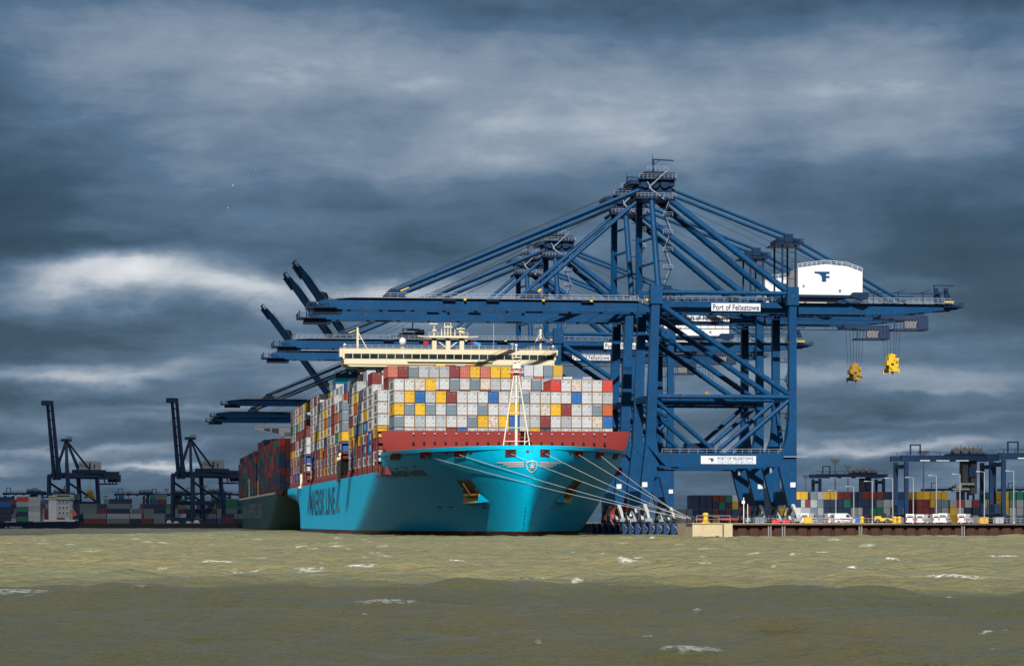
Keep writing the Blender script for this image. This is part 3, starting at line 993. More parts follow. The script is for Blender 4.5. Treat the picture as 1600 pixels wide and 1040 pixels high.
        k.tube(F(-12.3, 9.95, .7), F(-12.9, 11.5, .6), .2, 6, .1); k.tube(F(-9.8, 9.95, .7), F(-10.4, 11.3, .6), .2, 6, .1)
        k.build('anchor', M_RUSTY, ap)
    # foremast
    f = MB()
    bx_, by = -.9, 19.0
    f.tube((bx_, by, 18.9), (bx_, by, 39.5), .36, 8, .26)
    for s_ in (-1, 1):
        f.tube((bx_ + s_ * 3.35, by - .5, 18.9), (bx_ + s_ * .35, by, 38.2), .17, 6)
    for z_ in (21.9, 25.0, 28.4, 32.0, 35.3):
        k = (38.8 - z_) / 19.6
        f.tube((bx_ - 3.35 * k, by - .3, z_), (bx_ + 3.35 * k, by - .3, z_), .10, 6)
    f.tube((bx_, by, 39.5), (bx_, by, 43.6), .2, 6)
    f.box(bx_ - 1.6, bx_ + 1.6, by - 1, by + 1, 37.6, 37.8); f.box(bx_ - .9, bx_ + .9, by - .7, by + .7, 38.6, 39.6)
    f.box(bx_ - 1.1, bx_ + 1.1, by - .8, by + .8, 41.0, 41.2)
    f.rail([(bx_ - 1.6, by - 1, 37.8), (bx_ + 1.6, by - 1, 37.8), (bx_ + 1.6, by + 1, 37.8)], .9, .04, 1)
    f.rail([(bx_ - 1.1, by - .8, 41.2), (bx_ + 1.1, by - .8, 41.2)], .7, .04, 1)
    f.ball((bx_ - .5, by - .6, 40.1), .35); f.ball((bx_ + .6, by - .6, 40.3), .3)
    f.tube((bx_ + 1.7, by - 1, 18.9), (bx_ + 1.9, by - 1, 24.0), .13, 6); f.tube((bx_ + 1.9, by - 1, 21.5), (bx_ + 2.8, by - 1, 22.2), .08, 5)
    fm = f.build('foremast', mat('pale_mast_paint', (.86, .80, .66), .5, var=.08), ship)
    l = MB(); l.ball((bx_, by, 43.9), .35); l.build('mast_light', M_WHITE, fm)
    # bridge island
    s = MB()
    y0, y1 = 154.0, 166.0
    s.box(-19, 19, y0 + .5, y1, 14.6, 46.4)
    s.prism([(-29.6, 46.9), (-29.9, 48.35), (29.9, 48.35), (29.6, 46.9), (28.0, 46.2), (-28.0, 46.2)], 'y', y0 - 1, y1 - 1)
    s.prism([(-30.1, 49.75), (-30.2, 51.1), (30.2, 51.1), (30.1, 49.75)], 'y', y0 - 1.15, y1 - 1)
    s.box(-29.9, 29.9, y0 - 1.3, y0 - 1.0, 46.85, 47.05)
    s.box(-12, 12, y0 - 1.6, y0 - 1.1, 47.6, 47.85)
    for sd in (-1, 1):
        s.beam((sd * 25.2, y0 + 2, 46.3), (sd * 19.0, y0 + 2, 36.5), 1.6, 1.6)
        s.beam((sd * 29.9, y0 - 1, 48.3), (sd * 29.9, y0 - 1, 49.8), .5, .5)
        s.box(sd * 30.4 - .5, sd * 30.4 + .5, y0, y0 + 3, 48.9, 51.2)
    sup = s.build('superstructure', M_CREAM, ship)
    g = MB(); g.box(-29.75, 29.75, y0 - .85, y1 - 1.2, 48.36, 49.74)
    g.build('wheelhouse_interior', M_DARK, sup)
    nw = 25
    for k in range(nw):
        wv_ = MB()
        xa = -29.7 + k * 59.4 / nw; xb = xa + 59.4 / nw
        wv_.add([(xa + .14, y0 - 1.0, 48.42), (xb - .14, y0 - 1.0, 48.42), (xb - .14, y0 - 1.25, 49.70), (xa + .14, y0 - 1.25, 49.70)], [(0, 1, 2, 3)])
        wv_.build('window', M_GLASS, sup, fix=False)
    fr = MB()
    for k in range(nw + 1):
        xa = -29.7 + k * 59.4 / nw
        fr.beam((xa, y0 - 1.0, 48.35), (xa, y0 - 1.25, 49.78), .2, .2)
    fr.build('window_frame', M_CREAM, sup)
    r_ = MB(); r_.rail([(-30, y0 - 1.1, 51.1), (30, y0 - 1.1, 51.1)], 1.0, .04, 2.0); r_.rail([(-30, y1 - 1.1, 51.1), (30, y1 - 1.1, 51.1)], 1.0, .04, 2.0)
    r_.build('railing', M_CREAM, sup)
    a = MB()
    # radar mast: three posts, braces, platform, aerials
    for x_ in (-3.9, 0, 3.9): a.box(x_ - .62, x_ + .62, y0 + 3, y0 + 4.4, 51.1, 54.6)
    a.beam((-3.3, y0 + 3.6, 54), (-.6, y0 + 3.6, 52), .3, .3); a.beam((3.3, y0 + 3.6, 54), (.6, y0 + 3.6, 52), .3, .3)
    a.box(-5.6, 5.6, y0 + 2, y0 + 5.4, 54.5, 55.1)
    a.beam((-5.6, y0 + 3, 54.8), (-8.6, y0 + 3, 55.0), .2, .2); a.beam((5.6, y0 + 3, 54.8), (8.6, y0 + 3, 55.0), .2, .2)
    a.rail([(-5.6, y0 + 2, 55.1), (5.6, y0 + 2, 55.1)], .9, .05, 1.2)
    for x_, h_ in ((-3.9, 3.4), (-.9, 4.2), (0, 5.2), (.8, 4.1), (3.6, 2.6), (-1.8, 2.2), (2.0, 2.0)):
        a.tube((x_, y0 + 3.6, 55), (x_, y0 + 3.6, 55 + h_), .22, 6, .14)
    a.box(-5.3, -2.9, y0 + 3.2, y0 + 3.7, 58.3, 58.6); a.box(-1.2, 1.2, y0 + 3.2, y0 + 3.7, 57.4, 57.8); a.box(2.4, 4.8, y0 + 3.2, y0 + 3.7, 57.0, 57.3)
    for x_, z_ in ((-3.9, 56.4), (0, 58.7), (3.6, 56.1)): a.box(x_ - .55, x_ + .55, y0 + 3, y0 + 4, z_, z_ + .5)
    a.build('radar_mast', M_CREAM, sup)
    for sd in (-1, 1):
        a = MB()
        x_ = sd * 25.9
        a.beam((x_, y0, 51.1), (x_, y0, 57.0), .55, .55); a.beam((x_ - sd * 2.7, y0, 51.1), (x_, y0, 56.0), .22, .22)
        a.beam((x_ - sd * 1.3, y0, 53.8), (x_, y0, 53.8), .15, .15)
        a.build('signal_mast', M_CREAM, sup)
    d = MB(); d.ball((-13.0, y0 + 2, 53.3), 1.0, sz=1.15)
    for x_ in (-13.6, -13.0, -12.4): d.beam((x_, y0 + 2, 51.1), (-13.0, y0 + 2, 52.4), .12, .12)
    d.ball((-29.5, y0, 52.2), .38); d.ball((29.5, y0, 52.2), .38); d.tube((-29.5, y0, 51), (-29.5, y0, 52), .08, 5); d.tube((29.5, y0, 51), (29.5, y0, 52), .08, 5)
    d.tube((12.7, y0 + 1, 51), (12.7, y0 + 1, 58.5), .05, 4); d.tube((8.6, y0 + 1, 51), (8.6, y0 + 1, 52.6), .07, 4); d.tube((18.0, y0 + 1, 51), (18.0, y0 + 1, 52.9), .09, 4)
    d.box(17.5, 18.5, y0 + .9, y0 + 1.1, 52.8, 53.0)
    d.build('satellite_dome', M_WHITE, sup)
    # flags on the signal halyards
    for (x_, m1, ln) in ((-7.0, M_FLAGR, 1.5), (6.6, M_FLAGR, .9), (7.4, M_FLAGB, 1.9)):
        q = MB(); n = 8
        vs = []
        for i in range(n + 1):
            for j in (0, 1):
                vs.append((x_ + i * ln / n - .1, y0 + 2 + .15 * math.sin(i), 53.6 - j * .85 - i * .06 * (1 if m1 is M_FLAGB else .3)))
        q.add(vs, [(2 * i, 2 * i + 1, 2 * i + 3, 2 * i + 2) for i in range(n)], 0, True)
        q.tube((x_ - .12, y0 + 2, 51), (x_ - .12, y0 + 2, 54.6), .04, 4)
        q.build('flag', m1, sup, fix=False)
    sup.scale.x = .985; sup.location.x = -.5
    # funnel island aft
    u = MB()
    u.box(-20.4, 20.4, 305, 318, 14.6, 49.2)
    fn = u.build('engine_casing', mat('grey_casing', (.45, .46, .45), .6), ship)
    u = MB(); u.box(-20.6, -6.0, 304.5, 318.3, 49.2, 50.7); u.build('funnel_band', M_FUNB, fn)
    u = MB(); u.box(-20.5, -6.2, 304.7, 318.1, 50.7, 52.2)
    for x_ in (-13.6, -11.8, -16.2): u.tube((x_, 310, 52), (x_, 310, 56.2), .45, 8)
    for k in range(5): u.tube((-17 + k * 1.8, 308, 52.0), (-14.5 + k * 1.8, 309, 55.0), .16, 5)
    u.rail([(-20.5, 304.7, 52.2), (-6.5, 304.7, 52.2)], 1.0, .06, 2)
    u.build('funnel', M_CRANE2, fn)
    # provision crane posts on the deck edge
    for (y_, h_, w_) in ((172, 6.6, 1.7), (344, 11.5, .7)):
        pc = MB()
        pc.beam((-29.2, y_, 14.7), (-29.2, y_, 15 + h_), w_, w_ * 1.4); pc.ball((-29.2, y_, 15.6 + h_), .75 if w_ > 1 else .5)
        pc.box(-30.3, -28.0, y_ - 2, y_ + 2, 14.9, 15.6)
        pc.build('deck_crane', M_CREAM, ship)
    rl = MB()
    rl.rail([(-29.3, 54, 15.5), (-29.4, 408, 15.5)], 1.0, .05, 3)
    rl.build('deck_railing', M_DRED, ship)


BAY_Y = [46.5 + 14.9 * k for k in range(7)] + [171 + 14.9 * k for k in range(9)] + [323 + 14.9 * k for k in range(6)]
main_ship()

# green ship moored astern
GH = Hull(L=440, zdeck=14.7, zfc=16.2, fc=(40, 44), ew=125, et=56)
gship = empty('container_ship', ship_w(0, 432, 0), TH)
tag(gship, 'dark green container ship moored behind the light blue ship', 'ship')


def green_ship():
    GH.build(M_GHULL, gship)
    side_text('CHINA SHIPPING LINE', 372, 175, 5.0, 11.8, -1, mat('faded_white_lettering', (.20, .26, .27), .6), gship, 'hull_side_lettering', GH, .1, .02)
    c = MB(); c.box(-28.6, 28.6, 46, 430, 14.0, 16.2); c.build('hatch_coaming', M_DRED, gship)
    r_ = MB(); r_.box(-29.7, -29.3, 70, 400, 14.4, 15.3); r_.build('pale_deck_edge', M_CREAM, gship)
    b = MB()
    y0 = 222
    b.box(-17, 17, y0, y0 + 12, 14, 44)
    b.prism([(-30.2, 46.4), (30.2, 46.4), (30.2, 45.4), (17, 42.0), (-17, 42.0), (-30.2, 45.4)], 'y', y0, y0 + 1.2)
    b.box(-30.2, 30.2, y0 - .2, y0 + 8, 46.4, 47.0)
    b.build('superstructure', M_WHITE, gship)
    h = MB()
    for sd in (-1, 1):
        for (xa, xb) in ((-26, -23.3), (-22.6, -19.4)):
            t = lambda x_: 45.3 - (30.2 - abs(x_)) * 3.2 / 13.2 + .4
            h.add([(sd * xa, y0 - .05, t(xa)), (sd * xb, y0 - .05, t(xb)), (sd * xb, y0 - .05, 45.7), (sd * xa, y0 - .05, 45.7)], [(0, 1, 2, 3)])
    h.build('wing_opening', mat('sky_grey_recess', (.12, .16, .22), .7), gship, fix=False)
    p = MB(); p.beam((-29, 300, 14.5), (-29, 300, 24), .9, .9); p.beam((-29, 215, 14.5), (-29, 215, 22), .8, .8)
    p.build('deck_crane', M_CREAM, gship)


green_ship()

# ------------------------------------------------------------------ containers
PAL = {
    'W': ('white', (0.55, 0.575, 0.60)), 'L': ('light grey', (0.40, 0.44, 0.48)), 'G': ('slate grey', (0.17, 0.225, 0.27)),
    'Y': ('yellow', (0.74, 0.43, 0.025)), 'B': ('blue', (0.008, 0.12, 0.38)), 'N': ('navy', (0.012, 0.035, 0.10)),
    'M': ('maroon', (0.20, 0.028, 0.028)), 'R': ('red', (0.58, 0.045, 0.03)), 'O': ('orange', (0.50, 0.11, 0.03)),
    'P': ('salmon pink', (0.55, 0.15, 0.11)), 'T': ('rust streaked white', (0.66, 0.62, 0.56)), 'E': ('green', (0.015, 0.20, 0.13)),
}
CW, CL, CH = 2.42, 12.19, 2.80
CMESH = {}


def container_mesh(k):
    if k in CMESH: return CMESH[k]
    nm, col = PAL[k]
    body = mat(nm.replace(' ', '_') + '_container_paint', col, 0.55, var=0.16, vs=0.35, rnd=0.16, streak=0.35, rust={'T': .95, 'W': .16, 'L': .2}.get(k, .25),
               rustcol=(.30, .12, .04))
    edge = mat('rusty_container_frame_light' if k in 'WLT' else nm.replace(' ', '_') + '_container_frame', (0.42, 0.27, 0.15) if k in 'WLT' else tuple(c * .62 for c in col), 0.7, var=.45, vs=.8)
    hw, hl = CW / 2, CL
    m = MB()
    # frame posts and rails
    t = .10
    for x_ in (-hw, hw - t):
        for y_ in (0, hl - t): m.box(x_, x_ + t, y_, y_ + t, 0, CH, 1)
    for z_ in (0, CH - t):
        for y_ in (0, hl - t): m.box(-hw + t, hw - t, y_, y_ + t, z_, z_ + t, 1)
        for x_ in (-hw, hw - t): m.box(x_, x_ + t, t, hl - t, z_, z_ + t, 1)
    # corrugated walls
    n = 36
    for sx in (-1, 1):
        vs = []
        for i in range(n + 1):
            y_ = t + (hl - 2 * t) * i / n
            xx = sx * (hw - (.02 if (i // 1) % 2 else .065))
            vs += [(xx, y_, t), (xx, y_, CH - t)]
        m.add(vs, [(2 * i, 2 * i + 2, 2 * i + 3, 2 * i + 1) for i in range(n)], 0)
    vs = []
    n = 10                                   # door end: two leaves with pressed ribs
    for i in range(n + 1):
        x_ = -hw + t + (CW - 2 * t) * i / n
        yy = .035 if i % 2 else .075
        vs += [(x_, yy, t), (x_, yy, CH - t)]
    m.add(vs, [(2 * i, 2 * i + 2, 2 * i + 3, 2 * i + 1) for i in range(n)], 0)
    m.add([(-hw + t, hl - .05, t), (hw - t, hl - .05, t), (hw - t, hl - .05, CH - t), (-hw + t, hl - .05, CH - t)], [(0, 1, 2, 3)], 0)
    m.add([(-hw + t, t, CH - .03), (hw - t, t, CH - .03), (hw - t, hl - t, CH - .03), (-hw + t, hl - t, CH - .03)], [(0, 1, 2, 3)], 0)
    m.add([(-hw + t, t, .04), (hw - t, t, .04), (hw - t, hl - t, .04), (-hw + t, hl - t, .04)], [(0, 1, 2, 3)], 1)
    for x_ in (-.86, -.33, .33, .86): m.box(x_ - .02, x_ + .02, .0, .035, .15, CH - .15, 0)
    m.box(-.02, .02, .02, .08, t, CH - t, 1)
    for x_ in (-.6, .6): m.box(x_ - .2, x_ + .2, .005, .03, .95, 1.03, 1)
    mats = [body, edge, M_STEEL]
    ink = 1 if k in 'YT' else 2
    m.box(.28, .95, .0, .028, CH - .55, CH - .42, ink); m.box(.28, .75, .0, .028, CH - .80, CH - .70, ink); m.box(-.95, -.5, .0, .028, CH - .60, CH - .45, ink)
    if k in 'WL':
        m.box(-hw - .012, -hw + .02, 3.2, 8.4, .75, 2.15, 3); mats.append(mat('faded_logo_patch', (.13, .15, .17), .6, var=.5, vs=1.3))
        m.box(hw - .02, hw + .012, 3.2, 8.4, .75, 2.15, 3)
    if k == 'G':
        m.box(-.95, .95, .0, .03, CH - .32, CH - .2, 3); mats.append(M_WHITE)
    if k in 'YB':
        m.box(-hw - .012, -hw + .02, 5.2, 6.6, .7, 2.2, 3); mats.append(mat('dark_logo_patch', (.03, .03, .05), .6) if k == 'Y' else M_WHITE)
    o = m.build('shipping_container', mats, fix=False)
    me = o.data
    COL.objects.unlink(o); bpy.data.objects.remove(o)
    CMESH[k] = me
    return me


ORD = ['', 'first', 'second', 'third', 'fourth', 'fifth', 'sixth', 'seventh', 'eighth', 'ninth', 'tenth', 'eleventh', 'twelfth', 'thirteenth', 'fourteenth', 'fifteenth', 'sixteenth',
       'seventeenth', 'eighteenth', 'nineteenth', 'twentieth', 'twenty-first', 'twenty-second', 'twenty-third']
n_cont = 0


def put_container(k, x, y, z, label, group):
    global n_cont
    o = bpy.data.objects.new('shipping_container', container_mesh(k)); COL.objects.link(o)
    o.location = ship_w(x + rng.uniform(-.02, .02), y + rng.uniform(-.05, .05), z)
    o.rotation_euler = (0, 0, TH)
    tag(o, label, 'container', group)
    n_cont += 1
    return o


class Stuff:
    """the rest of the boxes, merged into one mesh with a colour per box"""
    def __init__(s): s.v = []; s.f = []; s.c = []
    def box(s, k, o, ux, uy, w_, l, h):
        w_ -= .08; o = o + ux * rng.uniform(-.05, .05) + uy * rng.uniform(0, .25)
        b = len(s.v)
        for dz in (0, h):
            for (a, c) in ((-w_ / 2, 0), (w_ / 2, 0), (w_ / 2, l), (-w_ / 2, l)):
                p = o + ux * a + uy * c; s.v.append((p.x, p.y, p.z + dz))
        s.f += [(b, b + 1, b + 5, b + 4), (b + 1, b + 2, b + 6, b + 5), (b + 2, b + 3, b + 7, b + 6), (b + 3, b, b + 4, b + 7), (b + 4, b + 5, b + 6, b + 7), (b + 3, b + 2, b + 1, b)]
        col = PAL[k][1]; j = rng.uniform(.85, 1.25)
        s.c += [tuple(c * j for c in col)] * 6
    def build(s, name):
        me = bpy.data.meshes.new(name); me.from_pydata(s.v, [], s.f)
        ca = me.color_attributes.new('paint', 'FLOAT_COLOR', 'CORNER')
        arr = np.ones((len(s.f) * 4, 4), np.float32)
        arr[:, :3] = np.repeat(np.array(s.c, np.float32), 4, axis=0)
        ca.data.foreach_set('color', arr.ravel())
        m = bpy.data.materials.new('mixed_container_paint'); m.use_nodes = True
        t = NT(m.node_tree); b = t.n['Principled BSDF']
        a = t.new('ShaderNodeVertexColor', layer_name='paint')
        g = t.new('ShaderNodeTexCoord')
        rn = t.ramp(t.noise(g.outputs['Object'], 1.1, 6, .7), [(.56, (0, 0, 0)), (.72, (1, 1, 1))])
        c = t.mix(t.math('MULTIPLY', rn, .5), a.outputs['Color'], (.16, .08, .04))
        wv_ = t.new('ShaderNodeTexWave'); wv_.inputs['Scale'].default_value = 1.1; wv_.bands_direction = 'X'
        t.l.new(g.outputs['Object'], wv_.inputs['Vector'])
        c = t.mix(t.math('MULTIPLY', wv_.outputs['Fac'], .22), c, (.02, .02, .02))
        t.l.new(c, b.inputs['Base Color']); b.inputs['Roughness'].default_value = .6
        me.materials.append(m)
        o = bpy.data.objects.new(name, me); COL.objects.link(o)
        return o


ST = Stuff()
XS = 2.52


def ship_containers():
    zb1 = 17.3
    # front bay, rows top to bottom as seen above the breakwater ('.' = no box)
    rowsF = [
        'WWTY...........RWTWWR.',
        'WYBLYMWWWBWWGWWWWBWWL',
        'YGYGWGWWGWWYLWTYMWWGO',
        'GWLWLWWGYTYBLLMWLWWTB',
        'GWLWWMBWWWLEWYNWWWWLW']
    pitch = 2.9
    for ri, row in enumerate(rowsF):
        tier = 7 - ri
        row = row[:21]
        for ci, k in enumerate(row):
            if k == '.': continue
            x = (ci - 10) * XS
            put_container(k, x, BAY_Y[0], zb1 + (tier - 1) * pitch, '%s container, %s from left, %s row above the red breakwater' % (PAL[k][0], ORD[ci + 1], ['top', 'second', 'third', 'fourth', 'lowest'][ri]), 'containers in the front stack of the blue ship')
    for ci in range(21):
        for tier in (1, 2): ST.box(rng.choice('WLGM'), ship_w((ci - 10) * XS, BAY_Y[0], zb1 + (tier - 1) * pitch), UX, UY, CW, CL, CH)
    # second bay: boxes showing above the front one
    z2 = 18.15; p2 = 2.92
    top8 = '.PMGLLLMPYPYYR........'
    top7 = '.MMWWWWGWGTLWLWGLLLWL..'
    for ci, k in enumerate(top8):
        if k != '.': put_container(k, (ci - 11) * XS, BAY_Y[1], z2 + 7 * p2, '%s container, %s from left, highest row below the bridge windows' % (PAL[k][0], ORD[ci]), 'containers in the second stack of the blue ship')
    for ci, k in enumerate(top7):
        if k != '.': put_container(k, (ci - 11) * XS, BAY_Y[1], z2 + 6 * p2, '%s container, %s from left, second row below the bridge windows' % (PAL[k][0], ORD[ci]), 'containers in the second stack of the blue ship')
    for ci in range(1, 23):
        for tier in range(5 if ci > 0 else 0):
            ST.box(rng.choice('WLGM'), ship_w((ci - 11) * XS, BAY_Y[1], z2 + (tier + 1) * p2 - p2), UX, UY, CW, CL, CH)
        ST.box(rng.choice('WLGM'), ship_w((ci - 11) * XS, BAY_Y[1], z2 + 5 * p2), UX, UY, CW, CL, CH)
    # left-hand column of every bay further aft, top to bottom
    left = ['WWWYMW', 'MWWWWBBL', 'LLYBWBW', 'LLWGYML', 'LYOWGYWW', 'LLWMYYWL',
            'GGGYBML', 'WOWEWYW', 'LMMMWWWW', 'WWGWLLWW', 'LYOYNMGY', 'LLLWWYLW', 'WLLLYWMWL', 'MLWWYLBWM', 'LWLWLLNBW',
            'YLMMWWBWM', 'LWLMLWMBW', 'OYLMMWBLB', 'WWEMLWYLB', 'WWWLMYLWB', 'WLEWMYLBW']
    cols = 'WWWLLLGGYYBMMOWLWGWLNR'
    for bi, s_ in enumerate(left):
        b = bi + 1
        n = len(s_)
        z0 = z2 if b == 1 else 17.45
        pt_ = p2 if b == 1 else 2.9
        for i, k in enumerate(s_):
            tier = n - i
            w_ = ORD[bi + 1] if bi + 1 < len(ORD) else ''
            put_container(k, -11 * XS, BAY_Y[b], z0 + (tier - 1) * pt_, '%s container, %s from top, %s stack back along the ship\'s left side' % (PAL[k][0], ORD[i + 1], w_), 'containers along the left side of the blue ship')
        if b == 1: continue
        for ci in range(1, 23):
            base = n
            if b == 2: h = 7 if ci < 12 else 7
            elif b == 3: h = 9 if (ci in (7, 8, 9, 10) or 15 <= ci <= 19) else 8
            elif b < 7: h = 8 + (rng.random() < .3)
            elif b == 7: h = 9
            elif b < 12: h = 8 + (rng.random() < .6)
            else: h = 9
            if b == 7 and ci <= 2: h = 9
            for tier in range(h):
                if tier < h - 3 and ci not in (22,) and not (b in (7, 16)): 
                    if ci > 1 and rng.random() < 0: continue
                ST.box(rng.choice(cols), ship_w((ci - 11) * XS, BAY_Y[b], z0 + tier * pt_), UX, UY, CW, CL, CH)
    # green ship
    gcols = 'MMMMRNNNEEMMMENNRMN'
    gb = [50 + 14.6 * k for k in range(26)]
    for b, y in enumerate(gb):
        if 215 < y < 234 or y > 415: continue
        h = 7
        if 60 < y < 235: h = 7 + (y > 150)
        if y > 300: h = 7
        for ci in range(23):
            hh = h - (1 if (ci == 0 and b % 3 == 1) else 0)
            for tier in range(hh):
                if ci > 2 and tier < hh - 2 and b > 1: continue
                ST.box(rng.choice(gcols), ship_w((ci - 11) * XS, 432 + y, 16.2 + tier * 2.85), UX, UY, CW, CL, CH)


ship_containers()


def yard():
    # right-hand yard, boxes end-on; columns given by a photo x and colours bottom to top
    Y0 = 975
    cols = [(1246, 'LWNY'), (1257, 'MLLY'), (1263, 'MLM'), (1272, 'GGLG'), (1283, 'GLGL'), (1292, 'MNNY'), (1303, 'NNNY'), (1314, 'MNNM'), (1324, 'NNEM'), (1335, 'WLNN'), (1346, 'LWNN'), (1353, 'MNNM'),
            (1364, 'NENM'), (1375, 'GEGM'), (1386, 'GLWN'), (1397, 'LMWN'), (1408, 'NGBN'), (1438, 'YMMY'), (1448, 'YMMY'), (1459, 'LMYY'), (1466, 'GGGY'), (1477, 'LLGY'), (1490, 'YYL'), (1501, 'YLR'), (1513, 'GNL'),
            (1525, 'LNM'), (1537, 'NGL'), (1549, 'NLY'), (1571, 'NYYY'), (1583, 'LLGE'), (1594, 'GLLE'), (1606, 'LGLE'), (1618, 'MYLE'), (1630, 'LGMY'), (1642, 'WLN'), (1656, 'YYM')]
    for px, s_ in cols:
        X = (px - 800) / FPX * Y0
        for row in range(2):
            for t, k in enumerate(s_):
                kk = k if row == 0 else rng.choice('NGLMYE')
                ST.box(kk, Vector((X - row * 2.0, Y0 + row * 13.5, QZ + t * 2.75)), UX, UY, CW, CL, 2.65)
    # seen between the crane legs
    Y0 = 1100
    for i, s_ in enumerate(['LG', 'WG', 'NNNN', 'NNNN', 'NNNN', 'YMNM', 'NNEM', 'MMNEM'[:4], 'MBYW', 'NMME', 'BMME', 'NNNNN', 'NEMNN', 'NNNNN', 'NNNNN', 'NGNNN', 'NNNN', 'GNNN', 'NLGN', 'NNNY', 'GGNY', 'NNMN']):
        X = (1068 + i * 10.1 - 800) / FPX * Y0
        for t, k in enumerate(s_): ST.box(k, Vector((X, Y0, QZ + t * 2.75)), UX, UY, CW, CL, 2.65)
    for i, s_ in enumerate(['RMR', 'MRM', 'YMR']):
        for t, k in enumerate(s_): ST.box(k, quay_w(6.0 + i * 2.6, 95, QZ + t * 2.75), UX, UY, CW, CL, 2.65)
    # across the basin: boxes broadside on
    ex, ey = Vector((0, 1, 0)), Vector((1, 0, 0))
    pal = 'GGNGNLGGNMNEGLBGGNMN'
    for row, Yr in ((0, 1530), (1, 1542), (2, 1554), (3, 1575)):
        X = -288.0
        while X < -118:
            ln = rng.choice((2.5, 6.1, 6.1, 12.2))
            h = rng.choice((2, 3, 4, 4, 5)) + (row > 2) - (row == 0 and rng.random() < .5)
            for t in range(max(0, h)):
                if ln < 3: ST.box(rng.choice(pal), Vector((X + 1.25, Yr, 2.6 + t * 2.7)), Vector((1, 0, 0)), Vector((0, 1, 0)), CW, 6, 2.6)
                else: ST.box(rng.choice(pal), Vector((X, Yr, 2.6 + t * 2.7)), ex, ey, CW, ln, 2.6)
            X += ln + rng.choice((.3, .3, .5, 2.5))
    # on the small ship at far left
    for (x0, s_, dy) in ((-246.6, 'WWWWW', 0), (-246.6, 'LLWLL', 4), (-252.6, 'ENELR', 0), (-263.5, 'NNNBN', 0), (-272.5, 'EELNN', 0), (-281, 'NNGNE', 0)):
        for t, k in enumerate(s_): ST.box(k, Vector((x0, 1436 + dy, 3.8 + t * 2.5)), ex, ey, CW, 6.1 if x0 > -260 else 8, 2.4)


yard()
stf = ST.build('shipping_containers')
tag(stf, 'all the smaller stacked containers on both ships and in the yards behind', 'containers', kind='stuff')

# ------------------------------------------------------------------ ship-to-shore cranes
def tf_logo(ox, oz, s_, yy):
    """the port's linked letters, drawn as flat polygons; returns verts, faces"""
    v = []; f = []
    def quad(pts):
        b = len(v)
        v.extend([(ox + x * s_, yy, oz + z * s_) for x, z in pts]); f.append(tuple(range(b, b + len(pts))))
    quad([(-1.0, .62), (1.0, .62), (1.0, .36), (-.45, .36), (-.95, .42)])
    quad([(-.45, .36), (.55, .36), (.55, -.64), (.0, -.64), (-.02, -.1), (-.15, .18)])
    quad([(.55, .08), (1.0, .08), (1.0, -.16), (.55, -.16)])
    return v, f


def stairs(m, x, y, z0, z1, w_=2.6, rise=4.6, mi=0, ri=0):
    z = z0; s_ = 1
    while z < z1:
        zt = min(z + rise, z1)
        m.beam((x - s_ * w_ / 2 * .7, y, z), (x + s_ * w_ / 2 * .7, y, zt), .5, .14, mi)
        m.beam((x - s_ * w_ / 2 * .7, y, z + 1), (x + s_ * w_ / 2 * .7, y, zt + 1), .09, .09, ri)
        m.box(x - w_ / 2, x + w_ / 2, y - .5, y + .5, zt - .08, zt + .06, mi)
        m.rail([(x - w_ / 2, y - .5, zt), (x + w_ / 2, y - .5, zt)], 1.05, .05, 1.3, ri)
        z = zt + .01; s_ = -s_


def ring(m, a, b, r, n):
    a, b = Vector(a), Vector(b)
    for k in range(1, n + 1):
        c = a.lerp(b, k / (n + 1)); d = (b - a).normalized() * .16
        m.tube(c - d, c + d, r, 10)


